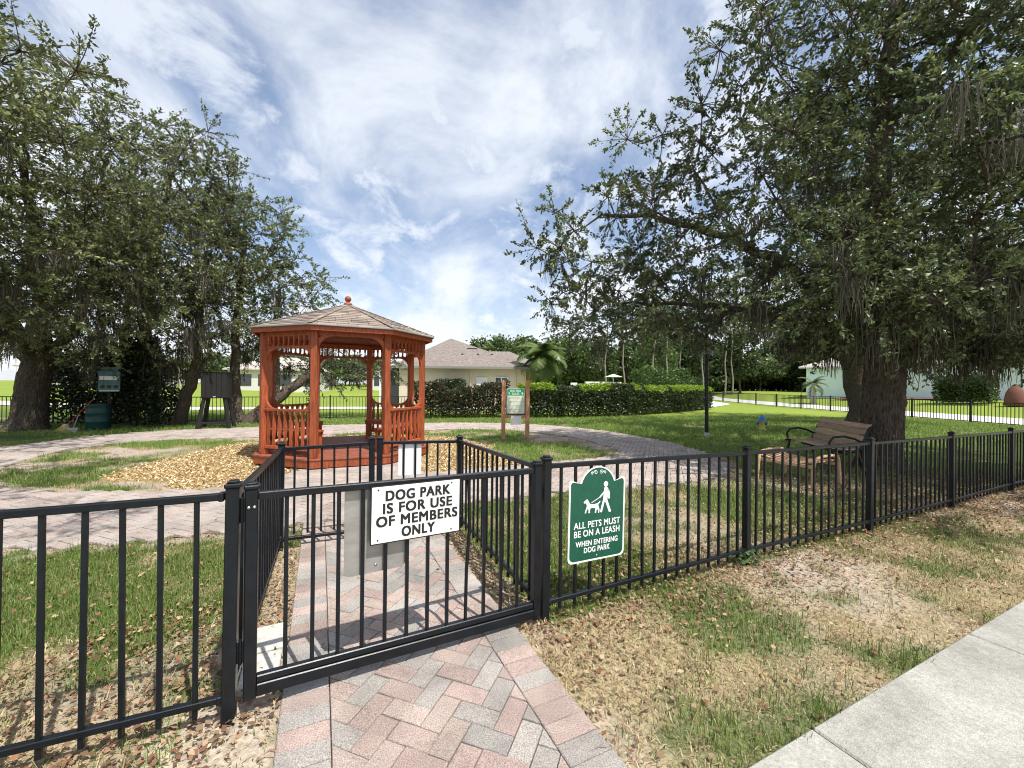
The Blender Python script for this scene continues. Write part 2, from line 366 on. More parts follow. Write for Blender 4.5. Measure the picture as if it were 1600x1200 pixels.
def gcol(x, y):
    g, d, s = zones(x, y); c = g[..., None] * GREEN * .62 + d[..., None] * STRAW * .75 + s[..., None] * SOIL
    fl = (sst(15, 24, y) + sst(20.5, 22, x))[..., None].clip(0, 1); v = (.8 + .4 * fbm(x * .25, y * .25, 5))[..., None]
    fl = np.where((np.abs(x) > 60)[..., None] | (y > 60)[..., None], 1.0, fl)
    ch = on_chips(x, y)[..., None]
    c = np.where(ch, np.array((.34, .25, .12)), c)
    return c * (1 - fl) + LAWN * v * fl

# ------------------------------------------------------------------ ground sheet
def axis(lo, a, b, hi, fine, n):
    m = np.arange(a, b + 1e-6, fine); t = np.linspace(0, 1, n + 1)[1:]
    return np.concatenate([(a - (a - lo) * t ** 2.6)[::-1], m, b + (hi - b) * t ** 2.6])
gx = axis(-900, -12, 11, 900, .085, 46); gy = axis(-300, 1.0, 17, 1500, .085, 46)
X, Y = np.meshgrid(gx, gy); x = X.ravel(); y = Y.ravel()
z = terrain(x, y) + np.where((y < 17) & (np.abs(x) < 12), (fbm(x * 1.7, y * 1.7, 60) - .62) * .022, 0)
nx, ny = len(gx), len(gy); ii = np.arange(nx * ny).reshape(ny, nx)
F = np.stack([ii[:-1, :-1], ii[:-1, 1:], ii[1:, 1:], ii[1:, :-1]], -1).reshape(-1, 4)
link('ground', amesh('ground', np.stack([x, y, z], -1), F, 'ground', gcol(x, y), True), kind='structure')

# ------------------------------------------------------------------ brick paths
BC = [(.375, .355, .33), (.33, .32, .30), (.41, .31, .275), (.45, .36, .31), (.43, .34, .30), (.39, .285, .255), (.40, .375, .345), (.36, .34, .315), (.43, .325, .285)]
def clip(P, a, b, c_):            # keep a*x+b*y<=c
    Q = []
    for i in range(len(P)):
        p = P[i]; q = P[(i + 1) % len(P)]; dp = a * p[0] + b * p[1] - c_; dq = a * q[0] + b * q[1] - c_
        if dp <= 0: Q.append(p)
        if (dp < 0) != (dq < 0) and dp != dq:
            t = dp / (dp - dq); Q.append((p[0] + (q[0] - p[0]) * t, p[1] + (q[1] - p[1]) * t))
    return Q
def parea(P): return abs(sum(P[i][0] * P[(i + 1) % len(P)][1] - P[(i + 1) % len(P)][0] * P[i][1] for i in range(len(P)))) / 2
BW, BL, JT = .1, .2, .004
def herring(lo, hi):
    """45 degree herringbone bricks in (u,v) units of brick width; yields rectangles"""
    for i in range(lo, hi):
        for j in range(lo, hi):
            k = (i - j) % 4
            if k == 0: yield (i, j, i + 2, j + 1)
            elif k == 3: yield (i, j, i + 1, j + 2) if True else None
def rect_in(frame_o, ax, ay, r, g=JT):
    x0, y0, x1, y1 = r; pts = [(x0 * BW + g / 2, y0 * BW + g / 2), (x1 * BW - g / 2, y0 * BW + g / 2), (x1 * BW - g / 2, y1 * BW - g / 2), (x0 * BW + g / 2, y1 * BW - g / 2)]
    return [(frame_o[0] + ax[0] * u + ay[0] * v, frame_o[1] + ax[1] * u + ay[1] * v) for u, v in pts]
def brick_mb(mb, P, ztop, col, h=.03):
    c = (sum(p[0] for p in P) / len(P), sum(p[1] for p in P) / len(P)); n = len(P)
    A = sum(P[i][0] * P[(i + 1) % n][1] - P[(i + 1) % n][0] * P[i][1] for i in range(n))
    if A < 0: P = P[::-1]
    dz = random.uniform(-.0025, .0025); tx = random.uniform(-.012, .012); ty = random.uniform(-.012, .012)
    def zt(p): return ztop + dz + (p[0] - c[0]) * tx + (p[1] - c[1]) * ty
    ins = [(p[0] + (c[0] - p[0]) * .05, p[1] + (c[1] - p[1]) * .05) for p in P]
    v = [(p[0], p[1], ztop - h) for p in P] + [(p[0], p[1], zt(p) - .004) for p in P] + [(p[0], p[1], zt(p)) for p in ins]
    f = [(i, (i + 1) % n, n + (i + 1) % n, n + i) for i in range(n)] + [(n + i, n + (i + 1) % n, 2 * n + (i + 1) % n, 2 * n + i) for i in range(n)] + [tuple(range(2 * n, 3 * n))]
    mb.add(v, f, None, col)
def bcol(x, y):
    c = (np.array(random.choice(BC)) * .72 + np.array((.40, .345, .31)) * .28) * random.uniform(.88, 1.1)
    return tuple(c)
# entrance path: joint sand, soldier borders, herringbone field
mb = MB(); q = [P0 + PD * s + PT * t for s, t in ((-.66, -.625), (-.66, .625), (3.3, .625), (3.3, -.625))]
mb.add([(*p, .006) for p in q], [(0, 1, 2, 3)]); ent = mb.build('brick_path', 'sand', kind='structure')
u45 = (PD + PT) / math.sqrt(2); v45 = (PD - PT) / math.sqrt(2)
bricks = []
for r in herring(-45, 45):
    P = rect_in(P0, u45, v45, r)
    for sgn in (1, -1): P = clip(P, sgn * PT[0], sgn * PT[1], .415 + sgn * (PT @ P0)) if P else P
    if P: P = clip(P, -PD[0], -PD[1], .64 - PD @ P0)
    if P: P = clip(P, PD[0], PD[1], 3.25 + PD @ P0)
    if len(P) >= 3 and parea(P) > .0012: bricks.append(P)
for side in (-1, 1):
    s = -.64
    while s < 3.2:
        a = s + .002; b = s + .104; t0, t1 = side * .42, side * .622
        bricks.append([tuple(P0 + PD * ss + PT * tt) for ss, tt in ((a, t0), (a, t1), (b, t1), (b, t0))]); s += .106
def bkey(P): c = np.mean(np.array(P), 0); return c @ c + (0 if c[1] > 1.45 else 50)
bricks.sort(key=bkey)
rest = MB()
for i, P in enumerate(bricks):
    c = np.mean(np.array(P), 0); col = bcol(*c)
    if i < 298:
        m_ = MB(); brick_mb(m_, [(p[0] - c[0], p[1] - c[1]) for p in P], 0, col); m_.build('brick', 'brick', ent, loc=(c[0], c[1], .026), attr=True)
    else: brick_mb(rest, P, .026, col)
rest.build('bricks', 'brick', ent, 'stuff', attr=True)
# loop path round the gazebo
def ring_strip(Po, Pi, zz_):
    V = []; 
    Po = np.array(Po + [Po[0]]); Pi = np.array(Pi + [Pi[0]])
    def res(P, n):
        d = np.r_[0, np.cumsum(np.hypot(*np.diff(P, axis=0).T))]; t = np.linspace(0, d[-1], n); return np.stack([np.interp(t, d, P[:, 0]), np.interp(t, d, P[:, 1])], -1)
    return res(Po, 2000), res(Pi, 2000)
Ro, Ri = ring_strip(OUT, INN, 0)
# sand bed as a grid masked by the ring (cells of 0.2 m)
gxx, gyy = np.meshgrid(np.arange(-12, 5, .1), np.arange(3.2, 16.6, .1)); cx = gxx.ravel(); cy = gyy.ravel()
ok = on_ring(cx, cy) | inpoly(cx, cy, APR); cx = cx[ok]; cy = cy[ok]; n = len(cx)
V = np.stack([np.stack([cx - .05, cy - .05], -1), np.stack([cx + .05, cy - .05], -1), np.stack([cx + .05, cy + .05], -1), np.stack([cx - .05, cy + .05], -1)], 1).reshape(-1, 2)
ring = link('loop_path', amesh('loop_path', np.c_[V, np.full(len(V), .0055)], np.arange(4 * n).reshape(-1, 4), 'sand'), kind='structure')
cand = []
for r in herring(-130, 130):
    mxu = (r[0] + r[2]) * .05; mxv = (r[1] + r[3]) * .05
    cand.append((r, mxu, mxv))
RO = np.array((-3.5, 9.5)); cu = np.array([c[1] for c in cand]); cvv = np.array([c[2] for c in cand])
CX = RO[0] + u45[0] * cu + v45[0] * cvv; CY = RO[1] + u45[1] * cu + v45[1] * cvv
es, et = ep(CX, CY)
okc = (on_ring(CX, CY) | inpoly(CX, CY, APR)) & ~((np.abs(et) < .66) & (es < 3.3))
rb = MB()
for i in np.nonzero(okc)[0]:
    c = np.array(bcol(0, 0)) * np.array((1.0, .98, .96)); c = c * .5 + np.array((.46, .40, .36)) * .5
    brick_mb(rb, rect_in(RO, u45, v45, cand[i][0], .007), .022, tuple(c))
rb.build('bricks', 'brick', ring, 'stuff', attr=True)
# ------------------------------------------------------------------ sidewalk of concrete slabs
j0 = float(np.array((2.764, 2.425)) @ SD)
sw = MB(); q = [SD * a + SN * b for a, b in ((-12, -1.2), (14, -1.2), (14, S_OFF - .01), (-12, S_OFF - .01))]
sw.add([(*p, .008) for p in q], [(0, 1, 2, 3)]); swo = sw.build('sidewalk', 'sand', kind='structure')
a = j0 - 1.6 * 5
while a < 12:
    mb = MB(); c = SD * (a + .8) + SN * ((S_OFF - 1.2) / 2)
    mb.box((0, 0, 0), (1.592, S_OFF + 1.2, .06), .008); o = mb.build('slab', 'concrete', swo, loc=(c[0], c[1], .012)); o.rotation_euler.z = math.atan2(SD[1], SD[0]); a += 1.6
# far pavement beyond the park fence, cart path behind the gazebo
def strip(name, pts, wd, m, dz=.012, kind='structure'):
    V = []; P = np.array(pts, float); d = np.r_[0, np.cumsum(np.hypot(*np.diff(P, axis=0).T))]; n = int(d[-1] / .8) + 2; t = np.linspace(0, d[-1], n)
    Q = np.stack([np.interp(t, d, P[:, 0]), np.interp(t, d, P[:, 1])], -1); T = np.gradient(Q, axis=0); T /= np.linalg.norm(T, axis=1)[:, None]; Nn = np.stack([-T[:, 1], T[:, 0]], -1)
    rows = [Q + Nn * wd * k for k in (-.5, -.17, .17, .5)]
    V = np.stack(rows, 1).reshape(-1, 2); zt = terrain(V[:, 0], V[:, 1]) + dz
    F = [(i * 4 + k, (i + 1) * 4 + k, (i + 1) * 4 + k + 1, i * 4 + k + 1) for i in range(n - 1) for k in range(3)]
    return link(name, amesh(name, np.c_[V, zt], np.array(F)[:, ::-1], m), kind=kind)
strip('pavement', [(22.75, 6), (22.75, 47), (26, 60), (34, 75)], 2.7, 'farpath', .05)
strip('cart_path', [(-60, 18.5), (-22, 21.5), (-10, 25), (2, 26.2), (12, 28.6), (18, 36), (19.8, 48)], 2.2, 'farpath', .03)

# ------------------------------------------------------------------ fences
def fence_run(name, label, pts, hs, cat='fence', spacing=.118, rail_off=.045, bottom=.13, skip_first=False, skip_last=False, pk_ext=.075, pw=.052, pick=.018, mat_='black', ends=None):
    root = thing(name, label, cat, (pts[0][0], pts[0][1], 0)); O = Vector((pts[0][0], pts[0][1], 0))
    zg = [float(terrain(np.array([p[0]]), np.array([p[1]]))[0]) for p in pts]
    pm = {}
    for i, p in enumerate(pts):
        if (i == 0 and skip_first) or (i == len(pts) - 1 and skip_last): continue
        q = pts[i + 1] if i + 1 < len(pts) else pts[i]; pr = pts[i - 1] if i else pts[0]
        rz = math.atan2(q[1] - pr[1], q[0] - pr[0]); h = hs[i]; key = round(h, 3)
        if key not in pm:
            b = MB(); b.box((0, 0, (h - .02 - .05) / 2), (pw, pw, h - .02 + .05), .004)
            b.box((0, 0, h - .012), (pw + .012, pw + .012, .02), .005); b.box((0, 0, h + .003), (pw - .012, pw - .012, .012), .004); pm[key] = b.mesh('post', mat_)
        o = link('post', pm[key], root, loc=(p[0] - O.x, p[1] - O.y, zg[i])); o.rotation_euler = (R(random.uniform(-.5, .5)), R(random.uniform(-.5, .5)), rz)
    pk = {}
    for i in range(len(pts) - 1):
        a = Vector((*pts[i], 0)); b_ = Vector((*pts[i + 1], 0)); d = b_ - a; L = d.length; d.normalize(); rz = math.atan2(d.y, d.x)
        za, zb = zg[i], zg[i + 1]; near_ = a.length < 7
        for (ha, hb, rh, wd) in ((za + hs[i] - rail_off, zb + hs[i + 1] - rail_off, .030, .030), (za + bottom, zb + bottom, .028, .030)):
            m_ = MB(); m_.bar(a + d * (pw / 2 - .002) + Vector((0, 0, ha - rh / 2)), b_ - d * (pw / 2 - .002) + Vector((0, 0, hb - rh / 2)), wd, rh, .003)
            for k in range(len(m_.v)): v = m_.v[k]; m_.v[k] = (v[0] - O.x, v[1] - O.y, v[2])
            m_.build('rail', mat_, root)
            if near_:
                for e_, he in ((a + d * (pw / 2 + .008), ha), (b_ - d * (pw / 2 + .008), hb)):
                    m_ = MB(); m_.box((e_.x - O.x, e_.y - O.y, he - rh / 2), (.02, wd + .008, rh + .008), .003, rz=rz); nn = Vector((d.y, -d.x, 0)) * (wd / 2 + .004)
                    m_.lathe([(0, .003), (.004, .0025), (.005, 0)], 8, upright((e_.x + nn.x - O.x, e_.y + nn.y - O.y, he - rh / 2), d)); m_.build('rail_bracket', mat_, root)
        n = max(1, int(round(L / spacing)) - 1)
        for k in range(1, n + 1):
            t = k / (n + 1); zt = za + (zb - za) * t + hs[i] + (hs[i + 1] - hs[i]) * t - rail_off - .012; zb0 = za + (zb - za) * t + bottom - pk_ext; ht = round(zt - zb0, 2)
            if ht not in pk: m_ = MB(); m_.box((0, 0, ht / 2), (pick, pick, ht), .002); pk[ht] = m_.mesh('picket', mat_)
            p = a + d * (L * t); o = link('picket', pk[ht], root, loc=(p.x - O.x, p.y - O.y, zb0)); o.rotation_euler = (R(random.gauss(0, .12)), R(random.gauss(0, .22)), rz)
    return root
GL = (-1.233, 1.808); GR = (.219, 2.617); BLp = (-2.066, 3.674); BRp = (-.544, 4.313)
fence_run('metal_fence', 'black metal picket fence running right from the leash sign past the bench', [GR, (2.016, 3.504), (3.745, 4.283), (5.552, 5.163), (7.412, 6.073), (9.2, 6.9)], [1.045, 1.0, .99, .965, .94, .94])
fence_run('metal_fence', 'black metal picket fence panel at the left edge, left of the gate', [GL, (-2.915, 1.09)], [1.06, 1.06])
gdir = (Vector((*GR, 0)) - Vector((*GL, 0))).normalized(); gn = Vector((gdir.y, -gdir.x, 0))
bd = (Vector((*BRp, 0)) - Vector((*BLp, 0))).normalized()
sa = Vector((*GL, 0)) - gn * .055; fence_run('side_fence', 'short black side fence of the entry pen, behind the left gate post', [(sa.x, sa.y), BLp], [1.04, .965], skip_first=True, skip_last=True)
sa = Vector((*GR, 0)) - gn * .05 - gdir * .02; fence_run('side_fence', 'short black side fence of the entry pen, between leash sign and white rules sheet', [(sa.x, sa.y), BRp], [1.03, .965], skip_first=True, skip_last=False)
mid1 = Vector((*BLp, 0)) + bd * .78; mid2 = Vector((*BLp, 0)) + bd * .845
fence_run('inner_fence', 'black back panel of the entry pen in front of the gazebo, left half', [BLp, (mid1.x, mid1.y)], [.965, .985], pk_ext=-.02, bottom=.11)
fence_run('inner_gate', 'black inner gate leaf of the entry pen holding a white sheet', [(mid2.x, mid2.y), BRp], [.985, .965], skip_last=True, pk_ext=-.02, bottom=.11)
def curve_run(pts, step):
    P = np.array(pts, float); d = np.r_[0, np.cumsum(np.hypot(*np.diff(P, axis=0).T))]; n = int(round(d[-1] / step)); t = np.linspace(0, d[-1], n + 1)
    return [(float(np.interp(k, d, P[:, 0])), float(np.interp(k, d, P[:, 1]))) for k in t]
bk = curve_run([(-19, 13.6), (-13.4, 14.4), (-11.0, 15.7), (-6.7, 17.6), (-.9, 19.9)], 2.4)
fence_run('park_fence', 'long black picket fence behind the gazebo and the left trees', bk, [1.0] * len(bk), spacing=.125, pk_ext=0, bottom=.09)
rt = [(21, 43.5 - 2.75 * k) for k in range(12)]
fence_run('park_fence', 'long black picket fence beside the pavement in front of the mint house', rt, [1.02] * len(rt), spacing=.14, pk_ext=0, bottom=.09, pw=.07, pick=.022)
hk = curve_run([(14.2, 30.5), (17.5, 36.5), (21, 43.5)], 2.6)
fence_run('park_fence', 'far black picket fence receding behind the lamp post', hk, [1.02] * len(hk), spacing=.16, pk_ext=0, bottom=.09, pick=.022, skip_last=True)

# ------------------------------------------------------------------ front gate
g0 = Vector((*GL, 0)) + gdir * .078; g1 = Vector((*GR, 0)) - gdir * .066
gate = thing('entry_gate', 'black metal picket gate carrying the white members sign', 'gate', (g0.x, g0.y, 0))
def rel(v): return Vector(v) - g0
zl, zr, tl, tr = .085, .035, 1.045, 1.02
for p, zb_, zt_ in ((g0, zl, tl), (g1, zr, tr)):
    b = MB(); b.box((0, 0, (zt_ - zb_) / 2 - .01), (.05, .05, zt_ - zb_ - .02), .004); b.box((0, 0, zt_ - zb_ - .012), (.06, .06, .02), .005); b.box((0, 0, zt_ - zb_ + .002), (.04, .04, .01), .003)
    o = b.build('gate_post', 'black', gate, loc=(*rel(p).xy, zb_)); o.rotation_euler.z = math.atan2(gdir.y, gdir.x)
A = g0 + gdir * .024; B = g1 - gdir * .024
up = Vector((0, 0, 1))
for nm, za, zb_, wd, h in (('top_rail', tl - .055, tr - .055, .034, .034), ('bottom_rail', .165, .125, .034, .034), ('kick_bar', .12, .075, .048, .055)):
    b = MB(); b.bar(rel(A) + up * za, rel(B) + up * zb_, wd, h, .004); b.build(nm, 'black', gate)
GLn = (B - A).length
for k in range(1, 13):
    t = k / 13; p = A + (B - A) * t; z0 = .165 + (.125 - .165) * t; z1 = tl - .055 + (tr - tl) * t
    b = MB()
    if k in (9,):    # one picket is bent
        b.tube([(0, 0, 0), (.004, 0, .3), (.022, 0, .55), (.012, 0, z1 - z0)], .0105, 4)
    else: b.box((0, 0, (z1 - z0) / 2), (.018, .018, z1 - z0), .002)
    o = b.build('picket', 'black', gate, loc=(*rel(p).xy, z0)); o.rotation_euler.z = math.atan2(gdir.y, gdir.x)
for dxx in (-.011, .011):
    b = MB(); b.lathe([(0.0, .006), (.006, .004), (.0075, 0)], 10, upright((0, 0, 0), gdir)); b.build('hinge_bolt', 'chrome', gate, loc=rel(g0 + gdir * dxx + gn * .0255) + up * .945)
for zh in (.93, .30):
    b = MB(); b.bar((0, 0, -.05), (0, 0, .05), .03, .006, .002, up=(0, 1, 0)); b.tube([(-.002, 0, -.055), (-.002, 0, .055)], .008, 8)
    o = b.build('hinge', 'black', gate, loc=rel(g0 - gdir * .036) + up * zh); o.rotation_euler.z = math.atan2(gdir.y, gdir.x)
b = MB(); b.box((0, 0, 0), (.05, .03, .10), .006); o = b.build('latch', 'black', gate, loc=rel(g1 - gn * .04) + up * .80); o.rotation_euler.z = math.atan2(gdir.y, gdir.x)

# ------------------------------------------------------------------ signs on the fences
def rrect(x0, y0, x1, y1, r, n=5):
    P = []
    for cx_, cy_, a0 in ((x1 - r, y1 - r, 0), (x0 + r, y1 - r, 90), (x0 + r, y0 + r, 180), (x1 - r, y0 + r, 270)):
        for k in range(n + 1): a = R(a0 + 90 * k / n); P.append((cx_ + r * math.cos(a), cy_ + r * math.sin(a)))
    return P
def ident(o): return Matrix.Translation(o)
# white members sign (front of the gate)
c = Vector((*GL, 0)) + gdir * .8285 + gn * .0225
s1 = thing('members_sign', 'white rectangular sign with bold black lettering hung on the gate', 'sign', (c.x, c.y, .8285)); MX = upright((0, 0, 0), gdir) @ Matrix.Rotation(R(-.4), 4, 'Z')
b = MB(); b.prism(rrect(-.243, -.15, .243, .15, .004), .003, MX); b.build('border', 'ink', s1)
b = MB(); b.prism(rrect(-.2365, -.1435, .2365, .1435, .003), .0012, MX @ ident((0, 0, .0025))); b.build('plate', 'white', s1)
for ln, yy, wd in (('DOG PARK', .070, .345), ('IS FOR USE', .005, .37), ('OF MEMBERS', -.060, .435), ('ONLY', -.125, .175)):
    text(ln, .073, 'ink', s1, MX @ ident((.006, yy, .0042)), bold=.0026, space=1.12, width=wd)
for sx_ in (-.205, .19):
    for sy in (-.128, .128): b = MB(); b.lathe([(0, .003), (.004, .002), (.005, 0)], 8, MX @ ident((sx_, sy, .0037))); b.build('screw', 'ink', s1)
# bare plate facing the park, hung behind the gate
c = Vector((*GL, 0)) + gdir * .622 - gn * .014
s2 = thing('metal_plate', 'bare grey metal plate with rounded corners hung behind the gate', 'sign back', (c.x, c.y, .755)); MX = upright((0, 0, 0), gdir)
b = MB(); b.prism(rrect(-.153, -.228, .153, .228, .03, 6), .003, MX @ ident((0, 0, -.004))); b.build('plate', 'steel', s2)
for sy in (-.19, .19): b = MB(); b.lathe([(0, .004), (.006, .003), (.007, 0)], 8, MX @ ident((0, sy, -.001))); b.build('bolt', 'chrome', s2)
# green leash sign
fd = (Vector((2.016, 3.504, 0)) - Vector((*GR, 0))).normalized(); fn = Vector((fd.y, -fd.x, 0))
c = Vector((*GR, 0)) + fd * .396 + fn * .018
s3 = thing('leash_sign', 'dark green arched sign with white walker and dog picture on fence', 'sign', (c.x, c.y, .327)); MX = upright((0, 0, 0), fd) @ Matrix.Rotation(R(-1.0), 4, 'Z')
def arch(i):
    hw = .235 - i; P = []
    for cx_, cy_, a0 in ((-hw + .035, .035 + i, 180), (hw - .035, .035 + i, 270)):
        for k in range(6): a = R(a0 + 18 * k); P.append((cx_ + .035 * math.cos(a), cy_ + .035 * math.sin(a)))
    ys = .548 - i
    for k in range(4): a = R(30 * k); P.append((hw - .02 + .02 * math.cos(a), ys - .02 + .02 * math.sin(a)))
    rad = .155 - i
    for k in range(15): a = R(18 + 144 * k / 14); P.append((rad * math.cos(a), .475 + .155 * math.sin(a) * (rad / .155) ** .6 * 1.0))
    for k in range(4): a = R(90 + 30 * k); P.append((-hw + .02 + .02 * math.cos(a), ys - .02 + .02 * math.sin(a)))
    return P
b = MB(); b.prism(arch(0), .003, MX); b.build('border', 'white', s3)
b = MB(); b.prism(arch(.0125), .0012, MX @ ident((0, 0, .0025))); b.build('panel', 'green', s3)
def f7(x_, y_): return ((x_ - 100) / 600 * .47 - .235, (1115 - .22 * (x_ - 100) - y_) / 870 * .548)
TP = MX @ ident((0, 0, .0038))
def circ(cx_, cy_, r, n=18): return [(cx_ + r * math.cos(2 * PI * k / n), cy_ + r * math.sin(2 * PI * k / n)) for k in range(n)]
b = MB(); hx, hy = f7(482, 228); b.prism(circ(hx, hy, .0185), .0012, TP)
for P in ([(466, 268), (484, 256), (502, 262), (516, 285), (500, 392), (512, 425), (545, 512), (538, 526), (520, 524), (482, 425), (474, 410), (446, 530), (436, 542), (426, 534), (428, 515), (455, 395)],
          [(500, 265), (515, 280), (528, 320), (527, 378), (520, 386), (512, 380), (511, 325), (498, 295)],
          [(468, 300), (470, 325), (440, 362), (422, 384), (414, 376), (432, 350)]):
    b.prism([f7(*p) for p in P], .0011, TP)
b.build('walker_picture', 'white', s3)
b = MB(); b.prism([f7(*p) for p in [(248, 450), (262, 436), (278, 418), (290, 416), (302, 440), (318, 462), (345, 462), (380, 452), (402, 440), (422, 416), (427, 422), (410, 448), (402, 462), (412, 490), (418, 515), (414, 545), (402, 545), (404, 520), (392, 508), (384, 525), (382, 548), (368, 550), (370, 525), (374, 500), (345, 500), (322, 506), (316, 530), (316, 556), (300, 560), (302, 530), (294, 512), (280, 535), (276, 562), (262, 566), (266, 540), (278, 510), (282, 480), (272, 458), (254, 462)]], .0012, TP); b.build('dog_picture', 'white', s3)
b = MB(); b.bar(MX @ Vector((*f7(330, 448), .0044)), MX @ Vector((*f7(420, 378), .0044)), .004, .0012, up=fn); b.build('leash_picture', 'white', s3)
for sg in (-1, 1):
    b = MB()
    for (cx_, cy_, r0, tw) in ((.024, .590, .0165, 1), (.054, .586, .0115, -1)):
        pts = []
        for k in range(22):
            a = tw * (k * .42) + (0 if tw > 0 else PI); r = r0 * (1 - k / 26); pts.append(MX @ Vector((sg * (cx_ + r * math.cos(a)), cy_ + r * math.sin(a), .0042)))
        b.tube(pts, .0019, 5)
    b.build('scroll_ornament', 'white', s3)
for ln, yy, sz, wd in (('ALL PETS MUST', .226, .060, .385), ('BE ON A LEASH', .170, .060, .38), ('WHEN ENTERING', .106, .049, .35), ('DOG PARK', .060, .049, .215)):
    text(ln, sz, 'white', s3, MX @ ident((0.0, yy, .0042)), bold=.0011, space=1.06, width=wd)
b = MB(); b.lathe([(0, .003), (.0055, .002), (.0065, 0)], 10, MX @ ident((0, .03, .0037))); b.build('bolt', 'chrome', s3)
# white sheet on the inner gate
c = Vector((*BLp, 0)) + bd * 1.14 + Vector((bd.y, -bd.x, 0)) * -.014
s4 = thing('white_sheet', 'plain white sheet fixed behind the pickets of the inner gate', 'notice', (c.x, c.y, .745)); MX = upright((0, 0, 0), bd)
b = MB(); b.prism(rrect(-.113, -.155, .113, .155, .006), .003, MX); b.build('plate', 'white', s4)

# ------------------------------------------------------------------ gazebo
GR_, GPH, DZ = 1.577, .043, .19
gz = thing('gazebo', 'octagonal red stained wooden gazebo with shingled roof and ball finial', 'gazebo', (GZ[0], GZ[1], 0))
def gp(k, r, z_=0): a = GPH + k * PI / 4; return Vector((r * math.sin(a), -r * math.cos(a), z_))
b = MB(); b.prism([gp(k, GR_ + .16)[:2] for k in range(8)], .13, ident((0, 0, .04))); b.build('base_skirt', 'redwood', gz)
b = MB(); b.prism([gp(k, GR_ + .08)[:2] for k in range(8)], .03, ident((0, 0, -.02))); b.build('footing', 'deck', gz)
# deck boards
yy = -1.7; a0 = GPH + PI / 8; ux = Vector((math.cos(a0), math.sin(a0), 0)); uy = Vector((-math.sin(a0), math.cos(a0), 0))
OC = [gp(k, GR_ + .175) for k in range(8)]
while yy < 1.7:
    P = [(p.dot(ux), p.dot(uy)) for p in OC]; P = clip(P, 0, 1, yy + .134); P = clip(P, 0, -1, -yy) if P else P
    if len(P) > 2 and parea(P) > .01:
        b = MB(); b.prism(P, .022, Matrix.Translation((0, 0, .172)) @ Matrix.Rotation(a0, 4, 'Z')); b.build('deck_board', 'deck', gz)
    yy += .14
TOPZ = 2.42
for k in range(8):
    b = MB(); b.box((0, 0, (TOPZ - DZ) / 2), (.115, .115, TOPZ - DZ), .008); o = b.build('post', 'redwood', gz, loc=gp(k, GR_, DZ + .004)); o.rotation_euler.z = GPH + k * PI / 4
def arcboard(mb, mtx, r=.30, wd=.075, t=.035, n=7):
    """quarter arc brace in local xy: from (0,r) to (r,0), concave side away from the corner"""
    P = [];
    for k in range(n + 1): a = R(180 + 90 * k / n); P.append((r + (r) * math.cos(a), r + (r) * math.sin(a)))
    Q = []
    for k in range(n, -1, -1): a = R(180 + 90 * k / n); Q.append((r + (r + wd * (.75 + .35 * math.sin(PI * k / n))) * math.cos(a) , r + (r + wd * (.75 + .35 * math.sin(PI * k / n))) * math.sin(a)))
    Q = [(max(x_, 0.0), max(y_, 0.0)) for x_, y_ in Q]
    P = [(p[0], p[1]) for p in P]
    mb.prism(P + Q, t, mtx @ ident((0, 0, -t / 2)))
sidelen = 2 * GR_ * math.sin(PI / 8)
bal_up = MB()
prof = [(-.026, 0), (.026, 0), (.026, .08), (.016, .16), (.03, .27), (.034, .38), (.024, .5), (.014, .58), (.026, .66), (.026, .70), (-.026, .70), (-.026, .66), (-.014, .58), (-.024, .5), (-.034, .38), (-.03, .27), (-.016, .16), (-.026, .08)]
bal_up.prism(prof, .03, Matrix(((1, 0, 0, 0), (0, 0, 1, -.015), (0, 1, 0, 0), (0, 0, 0, 1)))); balm = bal_up.mesh('baluster', 'redwood')
fs = MB(); fs.prism([(-.022, 0), (.022, 0), (.022, .05), (.012, .09), (.012, .15), (.022, .19), (.022, .24), (-.022, .24), (-.022, .19), (-.012, .15), (-.012, .09), (-.022, .05)], .03, Matrix(((1, 0, 0, 0), (0, 0, 1, -.015), (0, 1, 0, 0), (0, 0, 0, 1)))); fsm = fs.mesh('frieze_spindle', 'redwood')
